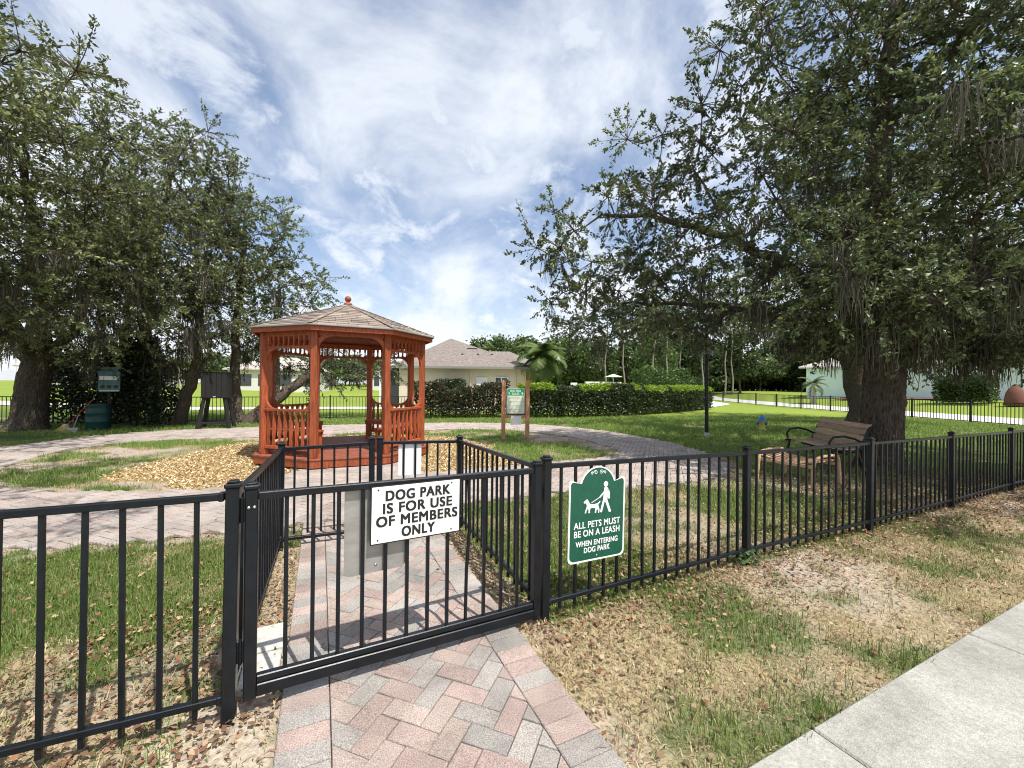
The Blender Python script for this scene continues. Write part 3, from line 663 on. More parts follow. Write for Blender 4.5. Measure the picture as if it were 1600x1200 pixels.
for k in range(8):
    a = gp(k, GR_); c_ = gp(k + 1, GR_); d = (c_ - a).normalized(); L = (c_ - a).length; e0 = a + d * .055; e1 = c_ - d * .055; rz = math.atan2(d.y, d.x); mid = (a + c_) / 2
    b = MB(); b.bar(e0 + up * 2.40, e1 + up * 2.40, .05, .11, .006); b.build('beam', 'redwood', gz)
    entry = k in (0,)
    T = upright((0, 0, 0), d)
    zlow = 2.345
    if not entry:
        b = MB(); b.bar(e0 + up * 2.145, e1 + up * 2.145, .05, .045, .005); b.build('frieze_rail', 'redwood', gz); zlow = 2.122
        for j in range(9): p = e0 + (e1 - e0) * ((j + .5) / 9); o = link('frieze_spindle', fsm, gz, loc=p + up * 2.125); o.rotation_euler.z = rz; o.scale.z = .93
    for sgn, e in ((1, e0), (-1, e1)):
        b = MB(); F_ = Matrix(((d.x * sgn, 0, d.y, e.x), (d.y * sgn, 0, -d.x, e.y), (0, -1, 0, zlow), (0, 0, 0, 1))); arcboard(b, F_, .27); b.build('brace', 'redwood', gz)
    if k not in (0, 4):
        for z_, h in ((1.01, .045), (.33, .06)):
            b = MB(); b.bar(e0 + up * z_, e1 + up * z_, .075 if z_ > .5 else .05, h, .006); b.build('hand_rail' if z_ > .5 else 'lower_rail', 'redwood', gz)
        for j in range(8): p = e0 + (e1 - e0) * ((j + .5) / 8); o = link('baluster', balm, gz, loc=p + up * .325); o.rotation_euler.z = rz; o.scale.z = .955
        for sgn, e in ((1, e0), (-1, e1)):
            b = MB(); F_ = Matrix(((d.x * sgn, 0, d.y, e.x), (d.y * sgn, 0, -d.x, e.y), (0, 1, 0, 1.033), (0, 0, 0, 1))); arcboard(b, F_, .25); b.build('brace', 'redwood', gz)
        # built-in bench: seat boards with two front legs
        inn = -(mid.normalized()); s0 = e0 * .93; s1_ = e1 * .93
        for j in range(3):
            b = MB(); o_ = inn * (.03 + .125 * j); sh = d * (.06 * j); b.bar(s0 + o_ + sh + up * .62, s1_ + o_ - sh + up * .62, .115, .03, .004); b.build('bench_board', 'redwood', gz)
        b = MB(); b.bar(s0 + inn * .33 + d * .14 + up * .575, s1_ + inn * .33 - d * .14 + up * .575, .03, .07, .004)
        for e in (s0 + inn * .31 + d * .2, s1_ + inn * .31 - d * .2): b.box(e + up * (.19 + .2), (.07, .07, .40), .004, rz=rz)
        b.build('bench_frame', 'redwood', gz)
# roof
RR, EZ, AZ = 1.80, 2.50, 3.17
b = MB()
for k in range(8):
    e0, e1 = gp(k, RR), gp(k + 1, RR)
    v = [e0 + up * EZ, e1 + up * EZ, Vector((0, 0, AZ)), e0 + up * (EZ - .03), e1 + up * (EZ - .03), Vector((0, 0, AZ - .05))]
    b.add(v, [(0, 1, 2), (5, 4, 3), (0, 3, 4, 1)])
roof = b.build('roof', 'deck', gz)
for k in range(8):
    e0, e1 = gp(k, RR - .02), gp(k + 1, RR - .02); b = MB(); b.bar(e0 + up * (EZ - .055), e1 + up * (EZ - .055), .03, .075, .004); b.build('fascia', 'redwood', roof)
    e0, e1 = gp(k, RR + .02), gp(k + 1, RR + .02); b = MB(); b.bar(e0 + up * (EZ + .002), e1 + up * (EZ + .002), .035, .022, .004); b.build('drip_edge', 'trim', roof)
SHC = [(.26, .21, .175), (.31, .26, .22), (.22, .18, .155), (.35, .295, .255), (.25, .215, .19), (.28, .22, .185)]
stuff_sh = MB()
for k in range(8):
    e0, e1 = gp(k, RR + .025, EZ + .004), gp(k + 1, RR + .025, EZ + .004); ap = Vector((0, 0, AZ + .012)); m_ = (e0 + e1) / 2; ux = (e1 - e0).normalized(); uy = (ap - m_); SLn = uy.length; uy.normalize(); un = ux.cross(uy); hw0 = (e1 - e0).length / 2
    T = Matrix(((ux.x, uy.x, un.x, m_.x), (ux.y, uy.y, un.y, m_.y), (ux.z, uy.z, un.z, m_.z), (0, 0, 0, 1)))
    nc = 13
    for j in range(nc):
        y0 = SLn * j / nc; y1 = min(SLn * (j + 1.12) / nc, SLn); wb = hw0 * (1 - y0 / SLn); wt = hw0 * (1 - y1 / SLn); xx = -wb - random.uniform(0, .28)
        while xx < wb:
            tw = random.uniform(.24, .34); l = max(xx, -wb); r = min(xx + tw - .006, wb); xx += tw
            if r - l < .02: continue
            lt = min(max(l, -wt), wt); rt_ = min(max(r, -wt), wt)
            if rt_ - lt < .004: lt = max(-wt, min(lt, wt) - .004); rt_ = lt + .006
            th = random.uniform(.010, .017); col = tuple(np.array(random.choice(SHC)) * random.uniform(.8, 1.2)); sk = random.uniform(-.006, .006)
            v = [(l, y0 + sk, 0), (r, y0 + sk, 0), (rt_, y1, 0), (lt, y1, 0), (l, y0 + sk, th), (r, y0 + sk, th), (rt_, y1, .003), (lt, y1, .003)]
            f = [(0, 3, 2, 1), (4, 5, 6, 7), (0, 1, 5, 4), (1, 2, 6, 5), (2, 3, 7, 6), (3, 0, 4, 7)]
            if k in (6, 7, 0, 1, 2): q = MB(); q.add(v, f, T, col); q.build('shingle', 'shingle', roof, attr=True)
            else: stuff_sh.add(v, f, T, col)
    b = MB(); e = gp(k, RR + .03, EZ + .02)
    for j in range(14):
        p0_ = e + (ap - e) * (j / 14); p1_ = e + (ap - e) * ((j + 1.1) / 14); b.bar(p0_ + up * .012, p1_ + up * .006, .085, .012, .002, col=tuple(np.array(random.choice(SHC)) * random.uniform(.75, 1.05)))
    b.build('hip_cap', 'shingle', roof, attr=True)
stuff_sh.build('shingles', 'shingle', roof, 'stuff', attr=True)
b = MB(); b.lathe([(.0, .165), (.03, .16), (.058, .13), (.066, .095), (.055, .06), (.03, .04), (.034, .03), (.075, .012), (.09, -.02)], 18, ident((0, 0, AZ + .03))); b.build('finial', 'redwood', gz)

# ------------------------------------------------------------------ park rules sign, lamp post, hydrant
rs = thing('rules_sign', 'green headed park rules board between two cedar posts', 'sign', (.105, 11.44, 0)); MX = upright((0, 0, 0), (1, .06))
for sx_ in (-.335, .335):
    b = MB(); b.prism([(-.055, -.1), (.055, -.1), (.055, 1.60), (.03, 1.64), (-.03, 1.64), (-.055, 1.60)], .10, MX @ ident((sx_, 0, -.05))); b.build('post', 'cedar', rs)
for yy_ in (.60, .68): pass
b = MB(); b.prism([(-.28, .585), (.28, .585), (.28, .665), (-.28, .665)], .04, MX @ ident((0, 0, -.02))); b.build('cross_bar', 'cedar', rs)
b = MB(); b.prism([(-.28, 1.30), (.28, 1.30), (.28, 1.38), (-.28, 1.38)], .04, MX @ ident((0, 0, -.03))); b.build('cross_bar', 'cedar', rs)
b = MB(); b.prism(rrect(-.27, .675, .27, 1.40, .05), .02, MX @ ident((0, 0, .0))); b.build('backing', 'ink', rs)
b = MB(); b.prism(rrect(-.255, .70, .255, 1.415, .045), .008, MX @ ident((0, 0, .022))); b.build('frame', 'fittings', rs)
pn = MB(); pn.prism(rrect(-.235, .725, .235, 1.395, .035), .003, MX @ ident((0, 0, .029))); pnl = pn.build('panel', 'cream', rs)
b = MB(); b.prism(rrect(-.235, 1.215, .235, 1.395, .03), .002, MX @ ident((0, 0, .0315))); b.build('header', 'green2', rs)
text('DOG PARK', .085, 'white', rs, MX @ ident((0, 1.312, .035)), bold=.001, depth=.0015, width=.30); text('RULES', .085, 'white', rs, MX @ ident((0, 1.236, .035)), bold=.001, depth=.0015, width=.19)
for sx_ in (-.185, .185):
    b = MB(); b.prism(circ(sx_, 1.262, .02), .002, MX @ ident((0, 0, .0335)))
    for a_ in (-30, 0, 30): b.prism(circ(sx_ + .032 * math.sin(R(a_)), 1.262 + .032 * math.cos(R(a_)), .009, 10), .002, MX @ ident((0, 0, .0335)))
    b.build('paw_mark', 'white', rs)
b = MB()
for j in range(11):
    yy_ = 1.17 - j * .038
    if j in (2, 5, 8): continue
    b.prism([(-.19, yy_), (random.uniform(.08, .2), yy_), (random.uniform(.1, .2), yy_ - .008), (-.19, yy_ - .008)], .001, MX @ ident((0, 0, .0325)))
b.build('small_print', 'faint', rs)
ps = thing('paper_notice', 'white paper notice tacked below the rules board', 'notice', (.12, 11.41, .40)); b = MB(); b.prism([(-.15, 0), (.15, .008), (.148, .24), (-.148, .236)], .004, upright((0, 0, 0), (1, .06))); b.build('sheet', 'white', ps)
lp = thing('lamp_post', 'slim black lamp post with one side lantern on the lawn', 'lamp post', (5.87, 12.32, 0)); lp.rotation_euler = (0, R(-.6), 0)
b = MB(); b.tube([(0, 0, -.05), (0, 0, 2.42)], .052, 12); b.lathe([(.052, 2.42), (.07, 2.43), (.07, 2.5), (.03, 2.53), (0, 2.53)], 12); b.build('pole', 'black', lp)
b = MB(); b.lathe([(.075, -.01), (.07, .10), (.054, .14)], 12); b.build('foot', 'fittings', lp)
b = MB(); b.tube([(.04, 0, 2.38), (.1, 0, 2.33), (.15, 0, 2.36), (.16, 0, 2.44)], [.05, .055, .06, .05], 8); b.build('bracket', 'black', lp)
lt = MB(); lt.lathe([(.05, 2.44), (.085, 2.62)], 6, ident((.16, 0, 0))); lt.build('lantern_glass', 'lampglass', lp)
b = MB(); b.lathe([(.125, 2.615), (.11, 2.645), (.05, 2.70), (.02, 2.73), (0, 2.75)], 6, ident((.16, 0, 0))); b.lathe([(.0, 2.42), (.06, 2.42), (.06, 2.445), (0, 2.445)], 6, ident((.16, 0, 0)))
for k in range(6): a = k * PI / 3; b.tube([(.16 + .052 * math.cos(a), .052 * math.sin(a), 2.44), (.16 + .088 * math.cos(a), .088 * math.sin(a), 2.62)], .007, 5)
b.build('lantern_cage', 'black', lp)
hy = thing('fire_hydrant', 'small yellow fire hydrant with blue cap on the shaded lawn', 'hydrant', (8.87, 14.53, 0), R(-25))
b = MB(); b.lathe([(.15, 0), (.15, .03), (.10, .035), (.10, .05), (.095, .32), (.12, .325), (.12, .345), (.09, .35)], 18); b.build('barrel', 'hyd', hy)
b = MB(); b.lathe([(.13, .345), (.13, .37), (.12, .375), (.112, .43), (.08, .475), (.03, .49), (.028, .53), (0, .532)], 18); b.build('bonnet', 'blue', hy)
for an, rr_, l in ((0, .05, .15), (180, .05, .15)):
    b = MB(); Tm = Matrix.Translation((0, 0, .24)) @ Matrix.Rotation(R(an), 4, 'Z') @ Matrix.Rotation(PI / 2, 4, 'Y'); b.lathe([(rr_, .06), (rr_, l - .03), (rr_ * 1.25, l - .03), (rr_ * 1.25, l), (.02, l + .01), (.02, l + .035), (0, l + .035)], 12, Tm); b.build('outlet_cap', 'blue', hy)

# ------------------------------------------------------------------ bench and slatted footstool
bn = thing('park_bench', 'brown slatted park bench with black curved arms under the oak', 'bench', (5.95, 7.85, 0), R(-99.8)); BLn = 1.55
pf = [(-.27, .42), (-.24, .445), (-.13, .435), (0, .425), (.12, .425), (.20, .45)]   # seat profile y,z (front is -y)
for j, (y0, z0, an) in enumerate([(-.215, .445, -8), (-.09, .435, -3), (.035, .430, 0), (.155, .442, 8)]):
    b = MB(); b.box((0, 0, 0), (BLn - .08, .115, .028), .006); o = b.build('seat_slat', 'bench', bn, loc=(0, y0, z0)); o.rotation_euler.x = R(an)
for j, (y0, z0, an) in enumerate([(.225, .52, 72), (.262, .635, 72), (.298, .75, 74), (.352, .845, 40)]):
    b = MB(); b.box((0, 0, 0), (BLn - .08, .108, .026), .006); o = b.build('back_slat', 'bench', bn, loc=(0, y0, z0)); o.rotation_euler.x = R(an)
for sx_ in (-BLn / 2 + .02, BLn / 2 - .02):
    b = MB(); b.tube([(sx_, -.30, .40), (sx_, -.25, .43), (sx_, -.1, .415), (sx_, .1, .41), (sx_, .19, .43), (sx_, .25, .55), (sx_, .31, .74), (sx_, .36, .83), (sx_, .44, .85)], .022, 7)
    b.build('side_frame', 'black', bn)
    b = MB(); b.tube([(sx_, -.24, .42), (sx_, -.28, .55), (sx_, -.22, .645), (sx_, -.05, .67), (sx_, .12, .63), (sx_, .25, .56)], .019, 7); b.build('arm', 'black', bn)
    for pts in ([(sx_, -.22, .42), (sx_, -.26, .2), (sx_, -.29, 0)], [(sx_, .15, .42), (sx_, .22, .2), (sx_, .30, 0)]):
        b = MB(); b.tube(pts, [.024, .022, .03], 7); b.build('leg', 'black', bn)
b = MB(); b.tube([(-BLn / 2 + .02, 0, .36), (BLn / 2 - .02, 0, .36)], .018, 6); b.build('stretcher', 'black', bn)
ft = thing('slatted_footstool', 'low pale wooden slatted stool with arched sides beside the bench', 'stool', (4.58, 6.55, 0), R(-62)); W2, D2 = .40, .36
for sx_ in (-W2, W2):
    for sy in (-D2, D2):
        b = MB(); b.tube([(sx_, sy * 1.12, 0), (sx_, sy * 1.06, .25), (sx_, sy * .98, .40), (sx_, sy * .86, .455)], [.022, .026, .028, .026], 6); b.build('leg', 'teak', ft)
    b = MB(); b.tube([(sx_, -D2 * .9, .45), (sx_, -D2 * .4, .475), (sx_, D2 * .4, .475), (sx_, D2 * .9, .45)], .026, 6); b.build('side_rail', 'teak', ft)
for j in range(6):
    y0 = -.30 + .12 * j; b = MB(); pts = [(-W2, y0, .40), (-W2 * .5, y0, .365), (0, y0, .355), (W2 * .5, y0, .365), (W2, y0, .40)]
    for q in range(4): b.bar(pts[q], pts[q + 1], .055, .018, .003)
    b.build('slat', 'teak', ft)
for y0 in (-.33, .33): b = MB(); b.bar((-W2, y0, .33), (W2, y0, .33), .03, .05, .004); b.build('cross_rail', 'teak', ft)
# pale concrete pavers at the left of the entrance path
for k, (s_, l) in enumerate(((.90, .26), (1.18, .26))):
    c = P0 + PD * s_ + PT * -.735; b = MB(); b.box((0, 0, 0), (.17, l, .05), .006); o = b.build('concrete_paver', 'slab', loc=(c[0], c[1], .012)); o.rotation_euler.z = math.atan2(PT[1], PT[0]) + R(2 * k)
    tag(o, ('white concrete paver beside the path, nearer the gate', 'white concrete paver beside the path, farther from the gate')[k], 'paver', 'white pavers inside the gate')

# ------------------------------------------------------------------ waste station at the left
st = thing('waste_barrel', 'green plastic barrel, darkened for shade, below the bag dispenser', 'barrel', (-12.69, 12.56, 0))
b = MB(); b.lathe([(0, 0), (.25, 0), (.262, .03), (.265, .24), (.28, .26), (.28, .285), (.268, .30), (.268, .50), (.282, .52), (.282, .545), (.268, .56), (.262, .74), (.275, .76), (.275, .80), (.25, .80), (.25, .70), (0, .70)], 24); b.build('drum', 'barrel', st)
b = MB(); b.lathe([(.28, .785), (.288, .80), (.27, .81)], 24); b.build('rim', 'barrel', st)
ds = thing('bag_dispenser', 'teal waste bag dispenser box on a post behind the barrel', 'dispenser', (-12.72, 12.95, 0), R(42))
b = MB(); b.box((0, 0, .95), (.09, .06, 1.95), .004); b.build('post', 'darkwood', ds)
b = MB(); b.box((0, -.12, 1.50), (.50, .18, .64), .012); b.build('case', 'teal', ds)
b = MB(); b.box((0, -.115, 1.87), (.40, .02, .10), .004); b.box((0, -.13, 1.935), (.30, .02, .03), .004); b.build('header_plate', 'teal', ds)
b = MB(); b.box((0, -.214, 1.60), (.44, .006, .12), .001); b.build('white_label', 'white', ds)
for sx_ in (-.15, 0, .15):
    b = MB(); b.prism(circ(sx_, 1.33, .055), .006, Matrix(((1, 0, 0, 0), (0, 0, -1, -.211), (0, 1, 0, 0), (0, 0, 0, 1)))); b.build('bag_slot', 'ink', ds)
b = MB(); b.box((0, -.20, 1.20), (.44, .03, .03), .004); b.build('lower_lip', 'white', ds)
br = thing('broom', 'red handled broom with yellow head leaning against the barrel', 'broom', (-13.05, 12.0, 0))
b = MB(); b.tube([(0, 0, .16), (.36, .42, .95)], .016, 7); b.build('handle', 'red', br)
b = MB(); b.add([(-.05, -.08, .19), (.06, .02, .19), (.02, .05, .21), (-.05, -.03, .21), (-.28, -.12, 0), (.10, .02, 0), (.06, .10, 0), (-.24, .0, 0)], [(0, 1, 2, 3), (0, 4, 5, 1), (1, 5, 6, 2), (2, 6, 7, 3), (3, 7, 4, 0), (4, 7, 6, 5)]); b.build('bristles', 'yellow', br)
b = MB(); b.box((0, -.01, .20), (.14, .07, .05), .01); b.build('collar', 'fittings', br)
du = thing('dustpan', 'long handled grey dustpan lying beside the broom', 'dustpan', (-12.85, 11.95, 0), R(30))
b = MB(); b.add([(-.14, -.1, .01), (.14, -.1, .01), (.12, .12, .01), (-.12, .12, .01), (-.14, -.1, .03), (.14, -.1, .03), (.12, .12, .12), (-.12, .12, .12)], [(0, 3, 2, 1), (0, 1, 5, 4), (1, 2, 6, 5), (2, 3, 7, 6), (3, 0, 4, 7)]); b.build('pan', 'fittings', du)
b = MB(); b.tube([(0, .12, .07), (.02, .5, .5)], .012, 6); b.build('handle', 'fittings', du)
cb = thing('wooden_cabinet', 'dark wooden box on splayed legs in the shade by the fence', 'cabinet', (-9.62, 13.35, 0), R(20))
b = MB(); b.box((0, 0, 1.40), (.70, .55, .82), .01); b.build('box', 'darkwood', cb)
for k in range(5): b = MB(); b.box((-.28 + .14 * k, -.285, 1.40), (.125, .02, .78), .004); b.build('plank', 'darkwood', cb)
b = MB(); b.box((0, 0, 1.83), (.78, .62, .04), .006); b.build('lid', 'darkwood', cb)
for sx_ in (-1, 1):
    for sy in (-1, 1): b = MB(); b.bar((sx_ * .28, sy * .2, 1.0), (sx_ * .43, sy * .3, 0), .09, .09, .006); b.build('leg', 'darkwood', cb)
b = MB(); b.box((0, -.26, .20), (.76, .05, .07), .004); b.box((0, .26, .20), (.76, .05, .07), .004); b.build('foot_rail', 'darkwood', cb)
b = MB(); b.lathe([(0, 0), (.04, 0), (.04, .03), (0, .03)], 10, ident((.02, -.30, 1.02))); b.build('tap', 'fittings', cb)

# ------------------------------------------------------------------ trees
def leaf_mesh(name, P, D, size, col, width=.36, droop=.35, m='leaf', up_bias=.6):
    """P positions, D directions (n,3): one pointed folded leaf each (4 verts, 2 tris -> quad)"""
    n = len(P); D = D / (np.linalg.norm(D, axis=1)[:, None] + 1e-9)
    rv = rng.normal(size=(n, 3)); rv[:, 2] += up_bias * 1.6; nrm = rv - (rv * D).sum(1)[:, None] * D; nrm /= np.linalg.norm(nrm, axis=1)[:, None] + 1e-9
    sd = np.cross(D, nrm); s = size[:, None] if hasattr(size, '__len__') else size
    a = P; t = P + D * s - nrm * s * .08; l = P + D * s * .5 + sd * s * width + nrm * s * .05; r = P + D * s * .5 - sd * s * width + nrm * s * .05
    V = np.stack([a, l, t, r], 1).reshape(-1, 3); F = np.arange(4 * n).reshape(-1, 4)
    return amesh(name, V, F, m, np.repeat(col, 4, axis=0))
def tubes_batch(P, rad, ns=3):
    """P (n,k,3), rad (n,k): batch of thin tubes"""
    n, k, _ = P.shape; T = np.gradient(P, axis=1); T /= np.linalg.norm(T, axis=2)[..., None] + 1e-9
    ref = np.where(np.abs(T[..., 2:3]) < .9, np.array((0, 0, 1.)), np.array((1., 0, 0))); x_ = np.cross(T, ref); x_ /= np.linalg.norm(x_, axis=2)[..., None] + 1e-9; y_ = np.cross(T, x_)
    an = np.arange(ns) * 2 * PI / ns
    V = P[:, :, None] + (x_[:, :, None] * np.cos(an)[None, None, :, None] + y_[:, :, None] * np.sin(an)[None, None, :, None]) * rad[..., None, None]
    idx = np.arange(n * k * ns).reshape(n, k, ns); a = idx[:, :-1]; b_ = idx[:, 1:]
    F = np.stack([a, np.roll(a, -1, 2), np.roll(b_, -1, 2), b_], -1).reshape(-1, 4)
    return V.reshape(-1, 3), F
def oak(name, label, trunks, lobes, leaf=.075, spacing=.75, twigs=13, per=34, shade=1.0, moss=0, seed=1, sides=14, group=None, hue=0.0, mosslen=1.0, trunk_w=1.0, dens=3.2, zmin=1.6, mossx=None, zlow=None, ridge=False):
    global rng
    rng = np.random.default_rng(seed); base = np.array(trunks[0][0][:3]); root = thing(name, label, 'tree', tuple(base), group=group)
    # cluster centres through the lobes
    cs = []
    for (lx, ly, lz, lr) in lobes:
        lr = lr * .9; n = max(3, int(dens * (lr / spacing) ** 2.5)); p = rng.normal(size=(n * 3, 3)); p /= np.linalg.norm(p, axis=1)[:, None]; p *= (rng.random((n * 3, 1)) ** .42) * lr
        p[:, 2] *= .85; p += (lx, ly, lz)
        k = 0
        for q in p:
            if k >= n: break
            if q[2] < (zlow[1] if zlow and q[0] > zlow[0] else zmin): continue
            if all((q - c) @ (q - c) > (spacing * .72) ** 2 for c in cs[-220:]): cs.append(q); k += 1
    cs = np.array(cs)
    nodes = []; par = []; 
    for tr in trunks:
        st_ = None
        P = np.array([p[:3] for p in tr]); d = np.r_[0, np.cumsum(np.linalg.norm(np.diff(P, axis=0), axis=1))]; n = int(d[-1] / .35) + 2; t = np.linspace(0, d[-1], n)
        Q = np.stack([np.interp(t, d, P[:, i]) for i in range(3)], -1)
        Q[1:-1] += rng.normal(size=(n - 2, 3)) * .03
        if len(nodes):
            D0 = np.linalg.norm(np.array(nodes) - Q[0], axis=1); st_ = int(D0.argmin()) if D0.min() < .8 else None
        for i, q in enumerate(Q):
            par.append(st_ if st_ is not None else -1); nodes.append(q); st_ = len(nodes) - 1
    ntr = len(nodes)
    pl = np.zeros(0)
    order = np.argsort([np.min(np.linalg.norm(np.array(nodes) - c, axis=1)) for c in cs])
    plen = [0.0] * ntr
    for i in range(ntr):
        if par[i] >= 0: plen[i] = plen[par[i]] + np.linalg.norm(nodes[i] - nodes[par[i]])
    NA = np.zeros((20000, 3)); NA[:ntr] = nodes; PLn = np.zeros(20000); PLn[:ntr] = plen; cnt = ntr; par = list(par); ends = []
    for ci in order:
        c = cs[ci]; dd = np.linalg.norm(NA[:cnt] - c, axis=1); cost = dd + .22 * PLn[:cnt] + np.where(NA[:cnt, 2] < 1.2, 3, 0) + np.where(dd < .25, 1, 0)
        j = int(cost.argmin()); a = NA[j]; L = np.linalg.norm(c - a); n = max(2, int(L / .3)); ctrl = (a + c) / 2 + np.array((0, 0, .10 * L)) + rng.normal(size=3) * .13 * L
        last = j
        for k in range(1, n + 1):
            t = k / n; q = (1 - t) ** 2 * a + 2 * t * (1 - t) * ctrl + t * t * c + (rng.normal(size=3) * .025 if k < n else 0)
            NA[cnt] = q; par.append(last); PLn[cnt] = PLn[last] + L / n; last = cnt; cnt += 1
        ends.append(last)
    ex = 2.35; acc = np.zeros(cnt); child = [[] for _ in range(cnt)]
    for i in range(cnt):
        if par[i] >= 0: child[par[i]].append(i)
    rad = np.zeros(cnt)
    for i in range(cnt - 1, -1, -1):
        s_ = sum(rad[c] ** ex for c in child[i]); rad[i] = max(.011, (s_) ** (1 / ex)) if child[i] else .011
    # trunk radii from the given profile
    tip = 0
    for tr in trunks:
        P = np.array([p[:3] for p in tr]); rr_ = np.array([p[3] for p in tr]) * trunk_w; d = np.r_[0, np.cumsum(np.linalg.norm(np.diff(P, axis=0), axis=1))]; n = int(d[-1] / .35) + 2
        rad[tip:tip + n] = np.interp(np.linspace(0, d[-1], n), d, rr_); tip += n
    rad[ntr:] = np.minimum(rad[ntr:], .16)
    for i in range(ntr, cnt): rad[i] = min(rad[i], rad[par[i]])
    b = MB()
    seen = np.zeros(cnt, bool)
    for i in range(cnt):
        if seen[i]: continue
        ch = [i] if par[i] < 0 else [par[i], i]; seen[i] = True; cur = i
        while child[cur]:
            nx_ = max([c for c in child[cur] if not seen[c]] or [-1], key=lambda c: rad[c] if c >= 0 else -1)
            if nx_ < 0: break
            seen[nx_] = True; ch.append(nx_); cur = nx_
        if len(ch) < 2: continue
        rr_ = [rad[q] for q in ch]
        if par[i] >= 0: rr_[0] = min(rad[par[i]], rr_[1] * 1.25)
        big = max(rr_) > .12
        b.tube([NA[q] - base for q in ch], rr_, sides if big else (6 if max(rr_) > .03 else 4), cap=False)
    # root flare and bark ridges on the thick parts
    vv = np.array(b.v); lowm = vv[:, 2] < .5
    for tr in trunks:
        p0 = np.array(tr[0][:2]) - base[:2]
        if tr[0][2] > .3: continue
        rel_ = vv[:, :2] - p0; dist = np.hypot(*rel_.T); an = np.arctan2(rel_[:, 1], rel_[:, 0]); m_ = lowm & (dist < tr[0][3] * 2) & (dist > .01)
        fl = 1 + (.26 + .18 * np.sin(an * 5 + 1)) * np.clip(1 - vv[:, 2] / .5, 0, 1) ** 2; vv[m_, :2] = p0 + rel_[m_] * fl[m_, None]
    b.v = [tuple(q) for q in vv]
    tk = b.build('trunk', 'bark', root)
    if ridge:      # furrowed bark plates on the lower trunk
        P = np.array([p[:3] for p in trunks[0]]); rr_ = np.array([p[3] for p in trunks[0]]) * trunk_w; zs = np.arange(-.05, 3.3, .035); nsd = 110; an = np.linspace(0, 2 * PI, nsd, endpoint=False)
        cx_ = np.interp(zs, P[:, 2], P[:, 0])[:, None]; cy_ = np.interp(zs, P[:, 2], P[:, 1])[:, None]; r0 = np.interp(zs, P[:, 2], rr_)[:, None]
        fl = 1 + (.26 + .18 * np.sin(an * 5 + 1))[None] * np.clip(1 - zs / .5, 0, 1)[:, None] ** 2
        A2, Z2 = np.meshgrid(an, zs); wz = Z2 * 2.6; u_ = np.cos(A2) * 5.2 + .35 * np.sin(wz * 2.2); v_ = np.sin(A2) * 5.2
        rd = np.abs(2 * vn(u_ * 2 + 50, v_ * 2 + wz + 50, 5) - 1) ** .7; rd2 = np.abs(2 * vn(u_ * 4.3 + 9, v_ * 4.3 + wz * 2.2 + 9, 8) - 1)
        rr2 = r0 * fl * (1.0 + .10 * (vn(np.cos(A2) * 1.5 + 7, np.sin(A2) * 1.5 + Z2 * .8 + 7, 3) - .5)) + .004 + .034 * rd + .014 * rd2
        V = np.stack([cx_ + rr2 * np.cos(A2), cy_ + rr2 * np.sin(A2), Z2], -1).reshape(-1, 3) - base; idx = np.arange(len(zs) * nsd).reshape(len(zs), nsd)
        F = np.stack([idx[:-1], np.roll(idx[:-1], -1, 1), np.roll(idx[1:], -1, 1), idx[1:]], -1).reshape(-1, 4)
        link('bark', amesh('bark', V, F, 'bark', None, True), tk)
    # twigs and leaves
    E = NA[ends]; n = len(E) * twigs; cc = np.repeat(E, twigs, 0); outd = np.repeat(E - (base + np.array((0, 0, 3.0))), twigs, 0); outd /= np.linalg.norm(outd, axis=1)[:, None] + 1e-9
    dv = rng.normal(size=(n, 3)) + outd * .30; dv[:, 2] *= .75; dv /= np.linalg.norm(dv, axis=1)[:, None]; ln = spacing * rng.uniform(.55, 1.15, (n, 1))
    tt = np.linspace(0, 1, 4); bend = rng.normal(size=(n, 3)) * .16; bend[:, 2] -= .08
    TP_ = cc[:, None] + dv[:, None] * ln[:, None] * tt[None, :, None] + bend[:, None] * (tt ** 2)[None, :, None] * ln[:, None]
    TV, TF = tubes_batch(TP_ - base, np.tile(np.array((.009, .007, .005, .003)), (n, 1)) * (leaf / .075) ** .5)
    link('twigs', amesh('twigs', TV, TF, 'bark'), root, 'stuff')
    k = .2 + .82 * np.sqrt(rng.random((n, per))); i0 = np.clip((k * 3).astype(int), 0, 2); fr = k * 3 - i0; ar = np.arange(n)[:, None]
    LP = TP_[ar, i0] * (1 - fr[..., None]) + TP_[ar, i0 + 1] * fr[..., None]; LD = (TP_[ar, i0 + 1] - TP_[ar, i0]); LD = LD / (np.linalg.norm(LD, axis=2)[..., None] + 1e-9)
    LD = LD * .9 + rng.normal(size=LD.shape) * .62; LD[..., 2] -= .12
    LP = LP.reshape(-1, 3) + rng.normal(size=(n * per, 3)) * .022; LD = LD.reshape(-1, 3)
    cl = np.repeat(rng.normal(size=len(E)) * .22, twigs * per); lv = rng.normal(size=n * per) * .30
    v = np.exp(cl + lv) * shade; yl = rng.random(n * per)
    col = np.stack([.082 * v * (1 + .5 * (yl > .8)) * (1 + hue), .108 * v * (1 + .3 * (yl > .8)), .046 * v], -1)
    link('crown', leaf_mesh('crown', LP - base, LD, leaf * rng.uniform(.55, 1.3, n * per), col, .25), root, 'stuff')
    if moss:
        low = NA[ntr:cnt]; wgt = np.exp(-np.clip(low[:, 2] - 2.2, 0, 9) / 1.1) + .008; wgt = wgt * (np.where(low[:, 0] > mossx, 1, .12) if mossx is not None else 1); pick = rng.choice(len(low), moss, p=wgt / wgt.sum()); P = low[pick]; ns = 46
        P = np.repeat(P, ns, 0) + rng.normal(size=(moss * ns, 3)) * np.array((.10, .10, .04)); L = np.repeat(rng.uniform(.25, 1.0, moss) * mosslen, ns) * rng.uniform(.35, 1.0, moss * ns); L = np.minimum(L, np.maximum(P[:, 2] - 1.2, .15))
